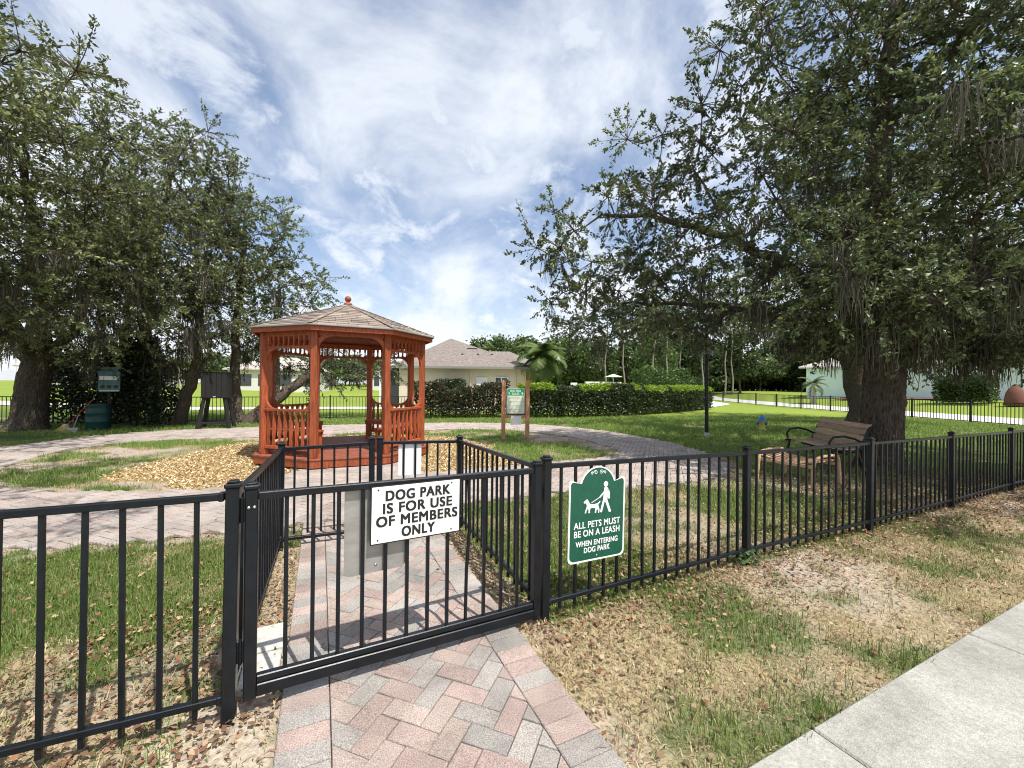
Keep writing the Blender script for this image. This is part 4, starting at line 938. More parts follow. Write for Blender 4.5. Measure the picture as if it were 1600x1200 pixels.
        kk = np.linspace(0, 1, 6); wob = rng.normal(size=(moss * ns, 6, 2)).cumsum(1) * .016; SP = np.repeat(P[:, None], 6, 1); SP[..., 2] -= kk[None] * L[:, None]; SP[..., :2] += wob
        wd = (.009 * (1 - .6 * kk))[None, :, None] * rng.uniform(.6, 1.5, (moss * ns, 1, 1)); an = rng.uniform(0, PI, moss * ns); sd = np.stack([np.cos(an), np.sin(an), 0 * an], -1)[:, None]
        VV = np.stack([SP - sd * wd, SP + sd * wd], 2) - base; idx = np.arange(moss * ns * 12).reshape(-1, 6, 2); FF = np.stack([idx[:, :-1, 0], idx[:, :-1, 1], idx[:, 1:, 1], idx[:, 1:, 0]], -1).reshape(-1, 4)
        g = rng.uniform(.7, 1.25, moss * ns); mc = np.repeat(np.stack([.125 * g, .118 * g, .09 * g], -1), 12, 0)
        link('hanging_moss', amesh('hanging_moss', VV.reshape(-1, 3), FF, 'moss', mc), root, 'stuff')
    return root
OAK = [(1.52, 9.50, 5.5, 1.05), (1.1, 9.30, 4.45, 0.85), (1.48, 9.60, 3.95, 0.80), (1.86, 10.00, 3.4, 1.30), (3.11, 10.00, 3.4, 1.60), (2.6, 10.2, 4.2, 1.2), (3.4, 9.00, 6.4, 1.35), (3.63, 9.00, 4.52, 1.60), (4.21, 9.00, 2.98, 1.40), (4.0, 8.60, 7.3, .85), (4.6, 8.00, 8.4, .95), (4.96, 8.00, 6.58, 1.50), (5.70, 8.00, 7.97, 1.70), (5.13, 7.50, 4.98, 1.60), (4.86, 8.00, 3.83, 1.60), (6.32, 7.40, 7.50, 1.70), (6.35, 6.80, 4.99, 1.70), (5.21, 6.30, 3.25, 1.20), (7.62, 7.00, 7.19, 1.90), (7.70, 6.50, 4.85, 1.70), (6.99, 6.40, 3.39, 1.40), (5.90, 8.60, 2.93, 1.30), (7.86, 7.40, 2.74, 1.10), (8.63, 7.00, 2.92, 1.30), (9.63, 6.50, 5.69, 2.00), (9.64, 6.50, 3.35, 1.80), (7.56, 7.50, 10.42, 2.20), (5.84, 8.40, 10.54, 1.50), (9.25, 7.00, 9.30, 2.20), (8.6, 11.50, 6.3, 2.0), (11.65, 11.50, 5.61, 2.30), (9.40, 11.00, 8.86, 2.20), (12.33, 11.00, 8.20, 2.20), (8.57, 9.80, 2.84, 1.20), (2.93, 10.50, 4.52, 0.80), (7.2, 3.6, 5.6, 1.6), (8.8, 4.4, 4.6, 1.7), (8.6, 7.6, 2.3, 1.0), (10.2, 8.0, 2.5, 1.2), (9.3, 9.6, 2.4, 1.1), (11.6, 9.2, 3.0, 1.4), (7.9, 8.6, 2.5, .9), (5.6, 6.3, 2.9, .9), (6.1, 6.5, 2.7, .8), (6.7, 6.2, 2.6, .9), (5.9, 7.0, 3.4, 1.0)]
oak('live_oak', 'large dark live oak draped with moss beside the bench, nearest on the right', [[(6.85, 7.6, -.1, .30), (6.87, 7.6, .5, .28), (6.9, 7.6, 1.4, .265), (6.92, 7.6, 2.2, .26), (6.85, 7.6, 3.6, .26), (6.75, 7.6, 5.2, .20), (6.9, 7.6, 7.5, .13), (7.3, 7.6, 10, .05)],
      [(6.9, 7.6, 2.5, .17), (5.8, 8.0, 3.6, .11), (4.6, 8.5, 4.6, .08), (3.2, 9.0, 5.2, .05), (2.0, 9.3, 5.4, .03)], [(6.93, 7.55, 2.5, .2), (8.2, 7.1, 3.6, .14), (9.6, 6.7, 4.6, .08)], [(6.9, 7.7, 2.7, .2), (8.0, 9.3, 4.2, .15), (9.6, 11, 6, .08)], [(6.7, 7.9, 2.6, .09), (4.4, 9.2, 3.4, .055), (2.6, 9.9, 3.5, .03)]],
    OAK, leaf=.082, spacing=.74, twigs=13, per=38, moss=190, ridge=True, seed=3, shade=1.2, mosslen=.95, zmin=2.65, mossx=4.4, dens=2.5, zlow=(5.3, 2.1))
OAK2 = [(11.93, 17.00, 4.86, 2.60), (15.82, 17.50, 6.64, 2.80), (18.57, 17.00, 5.73, 2.60), (8.72, 16.00, 4.89, 2.20), (6.28, 15.50, 3.79, 1.70), (3.74, 15.00, 3.11, 1.20), (14.84, 18.00, 10.15, 3.00), (18.22, 18.00, 10.19, 3.00), (9.83, 15.00, 3.39, 1.50), (15.22, 15.00, 3.41, 1.50)]
oak('live_oak', 'second live oak whose trunk stands just left of the near oak trunk', [[(14.45, 16.9, -.1, .50), (14.35, 16.9, 1.2, .46), (14.1, 16.9, 2.6, .43), (13.9, 17, 4.5, .36), (14.5, 17.3, 7.5, .2), (15.2, 17.6, 10, .08)], [(13.8, 16.9, 2.8, .3), (11.5, 16.6, 4.0, .2), (8.5, 16, 4.4, .12), (5.5, 15.4, 3.8, .06)], [(13.9, 17, 3.2, .28), (16.5, 17, 5, .18), (18.5, 17, 6, .1)]],
    OAK2, leaf=.13, spacing=1.1, twigs=11, per=22, moss=80, seed=5, shade=1.3, mosslen=1.2, zmin=3.0)
T1 = [(-7.9, 6.5, 6.7, .9), (-10.78, 9.00, 7.90, 1.50), (-10.33, 9.00, 6.21, 1.80), (-11.01, 9.00, 4.37, 1.90), (-11.07, 8.00, 6.42, 2.30), (-11.86, 8.50, 4.07, 2.30), (-11.43, 11.00, 7.96, 1.60), (-10.88, 10.50, 5.70, 2.00), (-11.35, 10.50, 3.72, 1.60), (-14.27, 12.00, 2.91, 1.20), (-10.4, 7.00, 6.9, 1.6), (-15.09, 13.00, 5.46, 2.20), (-10.82, 11.50, 4.49, 1.50), (-13.6, 9.2, 3.6, 1.6), (-13.2, 12.2, 2.9, 1.0), (-15.6, 12.6, 3.2, 1.3)]
oak('live_oak', 'stout live oak with forked trunk at the left edge', [[(-14.68, 12.4, -.1, .47), (-14.6, 12.4, .6, .42), (-14.45, 12.4, 1.6, .40), (-14.35, 12.4, 2.1, .36), (-13.9, 12.0, 3.4, .22), (-12.8, 11, 5, .15), (-11.5, 9.6, 6.5, .08)], [(-14.4, 12.4, 1.9, .24), (-15.3, 12.3, 3.0, .17), (-15.3, 12.8, 5, .08)], [(-14.3, 12.4, 2.1, .22), (-13.2, 12.3, 3.0, .15), (-11.6, 11.3, 4.4, .08)], [(-14.3, 12.3, 2.2, .2), (-13.2, 10.4, 3.6, .13), (-11.8, 8.6, 5.0, .07)]],
    T1, leaf=.09, trunk_w=.82, ridge=True, spacing=.85, dens=3.4, twigs=14, per=32, moss=70, seed=8, shade=1.55, hue=.10)
T2 = [(-11.91, 12.50, 8.86, 1.10), (-11.46, 13.00, 8.14, 1.80), (-11.38, 14.00, 10.20, 1.20), (-11.02, 14.00, 8.01, 1.70), (-11.22, 13.00, 5.70, 2.00), (-10.86, 12.60, 3.99, 1.50), (-12.32, 12.50, 3.2, 1.20), (-9.60, 13.00, 5.71, 1.40), (-13.67, 14.50, 7.08, 1.90), (-10.58, 13.50, 3.97, 1.40), (-12.8, 13.3, 2.9, 1.2), (-11.9, 13.6, 2.7, 1.0), (-10.9, 14.2, 2.8, .9), (-12.6, 14, 5, 1.8), (-12.6, 13, 6.6, 1.6), (-10.4, 13.4, 6.8, 1.4), (-10.0, 13.0, 3.4, 1.1), (-9.7, 13.2, 4.4, 1.2), (-12.0, 12.0, 4.4, 1.4), (-11.8, 12.2, 6.0, 1.5)]
oak('live_oak', 'multi stemmed oak between the bag dispenser and the dark cabinet', [[(-13.0, 14.0, -.1, .20), (-12.9, 14.0, 1.5, .17), (-12.4, 13.8, 3.5, .13), (-11.8, 13.5, 6, .09), (-11.4, 13.8, 9, .04)], [(-11.7, 14.3, -.1, .22), (-11.2, 14.1, 1.0, .19), (-10.6, 13.8, 2.3, .15), (-10.2, 13.4, 4.2, .09)], [(-12.5, 14.3, -.1, .16), (-12.55, 14.3, 1.6, .13), (-12.9, 14.4, 3.8, .10), (-13.5, 14.5, 6.5, .05)], [(-13.4, 14.4, -.1, .15), (-13.7, 14.4, 2, .12), (-13.6, 14.5, 5, .06)]],
    T2, leaf=.092, spacing=.9, dens=3.4, twigs=14, per=32, moss=70, seed=11, shade=1.5, hue=.08, mosslen=1.3)
T3 = [(-10.17, 14.50, 8.48, 1.30), (-9.36, 14.50, 7.12, 1.40), (-8.98, 15.00, 7.91, 0.80), (-9.89, 14.00, 4.95, 1.60), (-8.60, 15.00, 5.45, 1.30), (-8.04, 15.50, 5.83, 0.80), (-9.23, 15.50, 4.12, 1.20), (-10.55, 14.50, 3.1, 1.00), (-10.02, 16.00, 3.15, 1.00), (-7.60, 18.00, 2.52, 1.20), (-6.65, 18.50, 2.1, .9), (-8.44, 18.00, 2.2, 1.0), (-7.63, 18.00, 4.43, 0.50), (-9.31, 17.00, 2.72, 1.10), (-5.50, 18.50, 2.3, 0.7), (-9.6, 14.6, 3.2, 1.0), (-8.9, 15.2, 3.0, .8), (-9.6, 14.8, 6.2, 1.5), (-10.4, 14.2, 6.9, 1.5), (-9.2, 14.8, 4.2, 1.3), (-8.3, 15.3, 4.6, 1.0), (-8.9, 14.9, 6.3, 1.2), (-9.9, 14.6, 7.6, 1.2), (-8.5, 15.2, 3.5, .9), (-8.5, 15.0, 6.9, .9), (-7.9, 15.6, 5.2, .8)]
oak('live_oak', 'leaning oak behind the gazebo with a low trunk sloping to the right', [[(-9.75, 15.0, -.1, .25), (-9.3, 15.3, .45, .22), (-8.7, 15.6, 1.1, .19), (-8.2, 16.2, 1.7, .16), (-7.9, 17.2, 2.4, .10)], [(-9.95, 15.0, -.1, .2), (-10.1, 15.0, 1.2, .17), (-10.0, 14.8, 3.0, .14), (-9.7, 14.6, 5.5, .09), (-9.5, 14.5, 7.5, .04)], [(-8.9, 15.5, 1.0, .14), (-8.9, 15.3, 2.8, .11), (-8.6, 15.1, 5, .05)]],
    T3, leaf=.095, spacing=.85, dens=3.4, twigs=14, per=32, moss=50, seed=14, shade=1.5, hue=.05)
oak('live_oak', 'overhanging oak at the left, mostly outside the picture, shading the path', [[(-7.2, .6, -.1, .35), (-7.1, .8, 1.6, .3), (-6.6, 1.4, 3.4, .22), (-5.6, 2.3, 5.2, .14), (-4.6, 2.8, 6.2, .07)]],
    [(-2.9, 1.9, 6.3, .9), (-4.1, 2.3, 6.5, 1.1), (-5.3, 3.2, 6.9, 1.1), (-4.9, 3.9, 7.6, .9), (-6.0, 4.2, 7.7, 1.1), (-6.5, 2.5, 6, 1.5)], leaf=.08, spacing=.8, twigs=12, per=26, seed=21, dens=2.2)
rng = np.random.default_rng(99)

# ------------------------------------------------------------------ hedges, shrubs
def hedge(name, label, pts, wd, ht, n, leaf, cols, jag=.12, cat='hedge', tops=None, topcol=None, stems=True, gap=None):
    P = np.array(pts, float); d = np.r_[0, np.cumsum(np.hypot(*np.diff(P, axis=0).T))]; t = rng.uniform(0, d[-1], n); px = np.interp(t, d, P[:, 0]); py = np.interp(t, d, P[:, 1])
    q = np.interp(t + .05, d, P[:, 0]) - px; r_ = np.interp(t + .05, d, P[:, 1]) - py; l = np.hypot(q, r_) + 1e-6; nx_, ny_ = -r_ / l, q / l
    nx_ = np.where(l < .01, nx_[0], nx_); ny_ = np.where(l < .01, ny_[0], ny_)
    h = ht * (1 - jag + 2 * jag * fbm(t * 1.6, t * 0 + 3, 50)); v = rng.random(n) ** .75; edge = 1 - .35 * np.clip((v - .75) / .25, 0, 1) ** 2
    off = (rng.random(n) ** .45) * np.sign(rng.normal(size=n)) * wd / 2 * edge * (.8 + .4 * fbm(t * 2.2, v * 4, 51)); z_ = .06 + v * h
    if gap is not None:
        keep = fbm(t * 1.3, v * 1.5, 52) > gap; t, px, py, nx_, ny_, off, z_, v, h = (a[keep] for a in (t, px, py, nx_, ny_, off, z_, v, h)); n = len(t)
    L = np.stack([px + nx_ * off, py + ny_ * off, z_ + terrain(px, py)], -1); D = rng.normal(size=(n, 3)); D[:, 2] = D[:, 2] * .6 + .25
    base = np.array((*pts[0], 0.)); c = np.array(cols)[rng.integers(0, len(cols), n)] * np.exp(rng.normal(size=(n, 1)) * .25)
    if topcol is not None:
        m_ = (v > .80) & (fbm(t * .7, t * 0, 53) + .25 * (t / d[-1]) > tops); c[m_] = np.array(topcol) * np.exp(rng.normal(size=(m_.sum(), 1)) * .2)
    root = thing(name, label, cat, tuple(base)); link('foliage', leaf_mesh('foliage', L - base, D, leaf * rng.uniform(.6, 1.2, n), c, .42), root, 'stuff')
    if stems:
        b = MB(); k = 0.3
        while k < d[-1]:
            x0, y0 = np.interp(k, d, P[:, 0]), np.interp(k, d, P[:, 1])
            for _ in range(3): b.tube([(x0 - base[0], y0 - base[1], 0), (x0 - base[0] + random.uniform(-.2, .2), y0 - base[1] + random.uniform(-.2, .2), ht * .8)], [.018, .008], 5)
            k += .55
        b.build('stems', 'bark', root, 'stuff')
    return root
HG = [(.035, .060, .018), (.045, .075, .02), (.030, .045, .018), (.06, .085, .025)]
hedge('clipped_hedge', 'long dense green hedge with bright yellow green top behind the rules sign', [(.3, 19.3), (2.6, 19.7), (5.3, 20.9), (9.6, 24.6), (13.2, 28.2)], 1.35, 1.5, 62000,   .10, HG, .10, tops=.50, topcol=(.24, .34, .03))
hedge('ragged_hedge', 'sparse purple tinged hedge beside the gazebo with the fence showing through', [(-4.4, 18.0), (-2.6, 18.7), (-.2, 19.2)], 1.1, 1.5, 13000, .10, HG + [(.085, .035, .03), (.10, .05, .04)], .22, gap=.40)
hedge('shade_shrub', 'dark undergrowth shrub between the multi stemmed trunks', [(-13.4, 13.9), (-12.3, 13.7), (-11.6, 13.9)], 1.3, 2.5, 12000, .11, [(.022, .036, .014), (.03, .05, .018)], .5, 'shrub', gap=.42)
hedge('shade_shrub', 'dark undergrowth shrub beside the stout oak at the left', [(-15.9, 13.9), (-14.2, 14.1), (-13.6, 14.2)], 1.2, 2.2, 9000, .11, [(.022, .036, .014), (.03, .05, .018)], .5, 'shrub', gap=.44)
hedge('house_shrub', 'round dark shrub under the tan house window', [(-7.0 + 2.2, 26.2), (-7.0 + 4.0, 26.2)], 1.2, 1.75, 4200, .13, HG, .08, 'shrub', stems=False)
hedge('house_shrub', 'rounded clipped shrub in front of the mint house window', [(28.5, 27.5), (29.9, 25.3)], 1.9, 1.7, 9000, .14, [(.06, .10, .022), (.045, .08, .02)], .08, 'shrub', stems=False)
hedge('lawn_shrub', 'low green shrub on the lawn by the far tree trunks', [(17.8, 47), (21.5, 48)], 2.4, 2.3, 4000, .22, [(.06, .10, .025), (.045, .08, .02)], .2, 'shrub', stems=False)
hedge('wild_shrub', 'light green shrub rising behind the clipped hedge', [(9.2, 30), (13, 31.5)], 2.2, 2.7, 5500, .18, [(.09, .15, .03), (.07, .12, .03)], .3, 'shrub', stems=False)
# small weed at the foot of a fence post
wd_ = thing('weed', 'small leafy green weed at the foot of a fence post', 'weed', (1.98, 3.44, 0)); n = 70
L = rng.normal(size=(n, 3)) * (.09, .05, .035) + (0, 0, .06); L[:, 2] = np.abs(L[:, 2]) + .01; D = rng.normal(size=(n, 3)); D[:, 2] *= .4
link('leaves', leaf_mesh('leaves', L, D, rng.uniform(.025, .05, n), np.array((.09, .15, .05)) * rng.uniform(.7, 1.3, (n, 1)), .45), wd_, 'stuff')

# ------------------------------------------------------------------ houses
def ztr(x_, y_): return float(terrain(np.array([x_]), np.array([y_]))[0])
def window(parent, Mx, x0, x1, z0, z1, sash=True):
    b = MB(); b.prism([(x0, z0), (x1, z0), (x1, z1), (x0, z1)], .05, Mx @ ident((0, 0, .01))); wdw = b.build('window', 'wtrim', parent)
    f = .06
    if sash: panes = [((x0 + f, z0 + f, x1 - f, (z0 + z1) / 2 - .03), 'glass'), ((x0 + f, (z0 + z1) / 2 + .03, x1 - f, z1 - f), 'blind')]
    else: m_ = (x0 + x1) / 2; panes = [((x0 + f, z0 + f, m_ - .03, z1 - f), 'glass'), ((m_ + .03, z0 + f, x1 - f, z1 - f), 'glass')]
    for (a_, b0, c_, d_), mt in panes: b = MB(); b.prism([(a_, b0), (c_, b0), (c_, d_), (a_, d_)], .012, Mx @ ident((0, 0, .055))); b.build('pane', mt, wdw)
    b = MB(); b.prism([(x0 - .05, z0 - .08), (x1 + .05, z0 - .08), (x1 + .05, z0 - .003), (x0 - .05, z0 - .003)], .09, Mx @ ident((0, 0, .005))); b.build('sill', 'wtrim', wdw)
hs = thing('tan_house', 'tan stucco house with grey brown hip roof behind the hedge', 'house', (-3.3, 27.2, 0), R(-.6)); HW = 4.25
b = MB(); b.box((0, 5.0, 1.35), (2 * HW - .05, 10.0, 2.7)); b.build('wall', 'tan', hs)
def hip(mb, x0, x1, y0, y1, z0, rise, ov=.4, th=.16, ridge=None):
    x0 -= ov; x1 += ov; y0 -= ov; y1 += ov; hw = min(x1 - x0, y1 - y0) / 2
    if ridge is None: ridge = [((x0 + hw, (y0 + y1) / 2) if x1 - x0 > y1 - y0 else ((x0 + x1) / 2, y0 + hw)), ((x1 - hw, (y0 + y1) / 2) if x1 - x0 > y1 - y0 else ((x0 + x1) / 2, y1 - hw))]
    a_, c_ = ridge; v = [(x0, y0, z0), (x1, y0, z0), (x1, y1, z0), (x0, y1, z0), (*a_, z0 + rise), (*c_, z0 + rise)]
    f = [(0, 1, 5, 4), (1, 2, 5), (2, 3, 4, 5), (3, 0, 4)] if x1 - x0 > y1 - y0 else [(0, 1, 4), (1, 2, 5, 4), (2, 3, 5), (3, 0, 4, 5)]
    v += [(x0, y0, z0 - th), (x1, y0, z0 - th), (x1, y1, z0 - th), (x0, y1, z0 - th)]; f += [(6, 7, 1, 0), (7, 8, 2, 1), (8, 9, 3, 2), (9, 6, 0, 3), (6, 9, 8, 7)]
    mb.add(v, f)
b = MB(); hip(b, -HW, HW, 0, 10, 2.72, 2.35, ridge=[(-1.5, 4.4), (-1.5, 6.0)]); rf = b.build('roof', 'roof', hs)
b = MB(); hip(b, -.5, 4.7, 4.8, 9.0, 3.25, 1.05, ridge=[(.5, 6.9), (3.0, 6.9)]); b.build('upper_roof', 'roof', rf)
b = MB(); b.box((2.1, 6.9, 2.95), (5.1, 4.1, .9)); b.build('upper_wall', 'tan', hs)
for e in ((-HW - .42, HW + .42),): b = MB(); b.box((0, -.43, 2.63), (2 * HW + .84, .05, .16), .01); b.build('fascia', 'trim', rf)
Mx = upright((0, 0, 0), (1, 0)); window(hs, Mx, .95, 1.65, .75, 2.0); window(hs, Mx, 2.15, 3.05, 1.45, 2.05, False)
for sx_ in (.55, 3.55): b = MB(); b.box((sx_, -.04, 1.3), (.07, .07, 2.5), .01); b.build('downpipe', 'tan', hs)
b = MB(); b.box((.35, 2.45, 4.1), (.7, .16, .12)); b.build('ridge_vent', 'dark', rf)
for sx_ in (.1, 1.2, 2.15): b = MB(); b.box((sx_ - .3, 1.45, 3.62), (.14, .14, .14), .02); b.build('roof_vent', 'dark', rf)
b = MB(); b.box((-HW - .6, 2.5, 1.3), (1.1, 5, 2.6)); b.build('shaded_recess', 'dark', hs)  # solid box; its dark colour stands for the shade inside the house recess
b = MB(); b.box((-HW - 1.2, .0, 1.25), (.12, .12, 2.5), .01); b.build('column', 'wtrim', hs)
# mint house
ma = Vector((28.3, 39.4, 0)); mbv = Vector((36.5, 24.0, 0)); md = (mbv - ma).normalized(); ML = (mbv - ma).length; mn = Vector((md.y, -md.x, 0))
mh = thing('mint_house', 'pale mint green house with pinkish roof behind the right pavement fence', 'house', (ma.x, ma.y, .55), math.atan2(md.y, md.x))
b = MB(); b.box((ML / 2, 5, 1.5), (ML, 10, 3.0)); b.build('wall', 'mint', mh)
b = MB(); hip(b, 0, ML, 0, 10, 3.02, 2.3, .45); mrf = b.build('roof', 'roof2', mh)
b = MB(); b.box((ML / 2, -.47, 2.94), (ML + .9, .05, .16), .01); b.build('fascia', 'wtrim', mrf)
Mx = upright((0, 0, 0), (1, 0)); window(mh, Mx, 11.2, 12.2, 1.05, 2.6); window(mh, Mx, 4.0, 5.0, 1.05, 2.6)
b = MB(); b.box((14.2, -.04, 1.5), (.09, .08, 2.9), .01); b.build('downpipe', 'wtrim', mh)
bed = strip('mulch_bed', [(ma.x - mn.x * -.9 + md.x * 3, ma.y + md.y * 3 + mn.y * .9), (mbv.x + mn.x * .9, mbv.y + mn.y * .9)], 1.5, 'mulch', .03)
pot = thing('terracotta_jar', 'rust red terracotta jar at the right edge by the mint house', 'jar', (29.0, 23.6, ztr(29.0, 23.6)))
b = MB(); b.lathe([(.0, 0), (.42, 0), (.44, .1), (.43, .4), (.37, .75), (.26, 1.0), (.12, 1.15), (.1, 1.22), (0, 1.22)], 18); b.build('body', 'terracotta', pot)
# distant pale houses on the left beyond the lawn
for k, (x0, y0, wdt, lab) in enumerate([(-27, 46, 9, 'distant white house with dark windows seen left of the gazebo'), (-52, 50, 14, 'distant pale house beyond the lawn at the far left'), (-14.5, 60, 13, 'distant pale house seen through the gazebo posts')]):
    z0 = ztr(x0, y0); h = thing('distant_house', lab, 'house', (x0, y0, z0 - .1), R(8)); b = MB(); b.box((0, 3, 1.3), (wdt, 6, 2.6)); b.build('wall', 'palewall', h)
    b = MB(); hip(b, -wdt / 2, wdt / 2, 0, 6, 2.6, 1.5); b.build('roof', 'roof2', h); Mx = upright((0, 0, 0), (1, 0))
    for j in range(int(wdt / 2.2)): xx = -wdt / 2 + 1 + j * 2.1; b = MB(); b.prism([(xx, .7), (xx + 1.4, .7), (xx + 1.4, 2.0), (xx, 2.0)], .02, Mx @ ident((0, 0, .01))); b.build('window', 'glass', h)
ub = thing('utility_cabinets', 'row of white utility cabinets showing above the clipped hedge', 'cabinets', (6.6, 33.2, 0))
for k, (x0, wdt, ht) in enumerate(((-1.6, .5, 1.75), (-.35, .62, 1.85), (.35, .62, 1.85), (1.05, .75, 1.85), (1.85, .7, 1.85))): b = MB(); b.box((x0, 0, ht / 2), (wdt, .6, ht), .02); b.build('cabinet', 'wtrim', ub)
b = MB(); b.add([(1.0, -.6, 2.25), (2.2, -.6, 2.25), (2.2, .6, 2.25), (1.0, .6, 2.25), (1.6, 0, 2.5)], [(0, 1, 4), (1, 2, 4), (2, 3, 4), (3, 0, 4), (3, 2, 1, 0)]); b.tube([(1.6, 0, 0), (1.6, 0, 2.3)], .04, 6); b.build('canopy', 'wtrim', ub)

# ------------------------------------------------------------------ palms
def palm(name, label, loc, ht, nf, fl, cols, rt_=.16, lean=(0, 0)):
    root = thing(name, label, 'palm', loc); b = MB(); top = Vector((lean[0], lean[1], ht)); b.tube([(0, 0, -.1), tuple(top * .4), tuple(top * .8), tuple(top)], [rt_ * 1.3, rt_, rt_ * .9, rt_ * .8], 10); b.build('trunk', 'palmtrunk', root)
    for k in range(nf):
        az = k * 2.399 + random.uniform(-.2, .2); el = R(84 - 105 * (k / nf)) ; Lf = fl * random.uniform(.85, 1.1); pts = []; p = np.array(top); e = el
        for j in range(9): pts.append(p.copy()); p = p + np.array((math.cos(az) * math.cos(e), math.sin(az) * math.cos(e), math.sin(e))) * Lf / 8; e -= R(13 + 3 * (k / nf))
        pts = np.array(pts); n = 44; t = np.linspace(.12, 1, n); i0 = np.clip((t * 8).astype(int), 0, 7); fr = (t * 8 - i0)[:, None]; Q = pts[i0] * (1 - fr) + pts[i0 + 1] * fr; T = pts[i0 + 1] - pts[i0]; T /= np.linalg.norm(T, axis=1)[:, None]
        sd = np.cross(T, (0, 0, 1.)); sd /= np.linalg.norm(sd, axis=1)[:, None] + 1e-6; V = []; F = []; cl = np.array(cols[-1] if k in (nf - 1, nf - 4) else cols[k % (len(cols) - 1)])
        for sg in (-1, 1):
            ll = fl * .34 * np.sin(PI * np.clip(t * .85 + .12, 0, 1))[:, None]; tip = Q + sd * sg * ll * .8 + T * ll * .45 + np.array((0, 0, -.35)) * ll + rng.normal(size=(n, 3)) * .02
            w_ = T * .034 * (fl / 1.5); b0 = len(V) * 1; base_i = sum(len(a) for a in V); V.append(np.stack([Q - w_, Q + w_, tip], 1).reshape(-1, 3)); F.append(np.arange(3 * n).reshape(-1, 3) + base_i)
        V = np.concatenate(V); F = np.concatenate(F); link('frond', amesh('frond', V, F, 'leaf', np.tile(cl, (len(V), 1)) * rng.uniform(.8, 1.2, (len(V), 1))), root)
    return root
palm('palm_tree', 'tall palm with yellowing lower fronds behind the rules sign', (2.05, 27, 0), 3.3, 26, 2.3, [(.10, .16, .03), (.12, .18, .04), (.09, .14, .03), (.34, .28, .05)], .2)
palm('small_palm', 'small palm in front of the mint house, left of the oak trunks', (25.0, 34.0, ztr(25, 34)), 1.6, 12, 1.3, [(.10, .14, .05), (.2, .19, .09)], .16)
palm('small_palm', 'small palm in front of the mint house, right of the oak trunk', (29.3, 33.6, ztr(29.3, 33.6)), 1.9, 12, 1.5, [(.09, .14, .05), (.12, .17, .06)], .14)

# ------------------------------------------------------------------ far woods and slim trunks
def woods(name, label, trees, leaf=.34, per=520, kind=None):
    LP = []; LC = []; b = MB()
    for (tx, ty, h, r, sh) in trees:
        z0 = ztr(tx, ty); n = int(per * r * h / 14); q = rng.normal(size=(n, 3)); q /= np.linalg.norm(q, axis=1)[:, None]; q *= rng.random((n, 1)) ** .3
        cl = rng.normal(size=(14, 3)); cl /= np.linalg.norm(cl, axis=1)[:, None]; cl *= .72; near = np.argmin(((q[:, None] - cl[None]) ** 2).sum(2), 1); q = q * .45 + (cl[near] + rng.normal(size=(n, 3)) * .2) * .55
        LP.append(q * (r, r, h * (.42 if h > 4 else .52)) + (tx, ty, z0 + h * (.60 if h > 4 else .5))); g = np.exp(rng.normal(size=n) * .22 + (rng.normal(size=14) * .2)[near]) * sh; LC.append(np.stack([.085 * g, .125 * g, .04 * g], -1))
        b.tube([(tx, ty, z0 - .1), (tx + random.uniform(-.3, .3), ty, z0 + h * .35), (tx + random.uniform(-.5, .5), ty, z0 + h * .8)], [.16, .13, .05], 6)
    LP = np.concatenate(LP); LC = np.concatenate(LC); D = rng.normal(size=LP.shape)
    o = b.build(name, 'bark', kind=kind); tag(o, label, 'woods'); link('foliage', leaf_mesh('foliage', LP, D, leaf * rng.uniform(.6, 1.3, len(LP)), LC, .42), o, 'stuff'); return o
tr = [(rng.uniform(-6, 60), rng.uniform(60, 80), rng.uniform(6, 8.8), rng.uniform(2.5, 4.2), rng.uniform(.8, 1.3)) for _ in range(60)] + [(rng.uniform(-95, -8), rng.uniform(85, 110), rng.uniform(5, 8), rng.uniform(3, 5), rng.uniform(.8, 1.2)) for _ in range(40)] + [(rng.uniform(40, 75), rng.uniform(40, 66), rng.uniform(8, 12), rng.uniform(3, 4), 1.0) for _ in range(22)]
tr += [(rng.uniform(-8, 40), rng.uniform(64, 70), rng.uniform(2.5, 5), rng.uniform(2.5, 4), rng.uniform(.9, 1.4)) for _ in range(40)] + [(rng.uniform(18, 60), rng.uniform(56, 66), rng.uniform(3.5, 7), rng.uniform(2.5, 4), rng.uniform(.8, 1.2)) for _ in range(30)] + [(8 + 1.9 * k, rng.uniform(66, 74), rng.uniform(2.6, 3.6), rng.uniform(3, 4), rng.uniform(.8, 1.2)) for k in range(30)]
woods('distant_woods', 'far wood of mixed green trees along the horizon', tr, .46, 1500, 'stuff')
for k, (tx, ty, h, r, sh, lab) in enumerate([(5.5, 46, 6.8, 2.4, 1.4, 'bushy green tree rising behind the palm'), (-1.5, 50, 6.8, 2.6, 1.2, 'round tree top showing above the tan house roof'), (9.0, 44, 6.6, 2.4, 1.2, 'green tree behind the utility cabinets'), (17.5, 50, 9, 2.8, 1.6, 'light green tree behind the lamp post'), (24, 56, 9, 2.6, .9, 'dark tree on the far lawn left of the oak trunks'), (29, 52, 8.5, 2.6, .85, 'dark tree beside the mint house')]):
    o = woods('background_tree', lab, [(tx, ty, h, r, sh)], .30, 4200); o['category'] = 'tree'
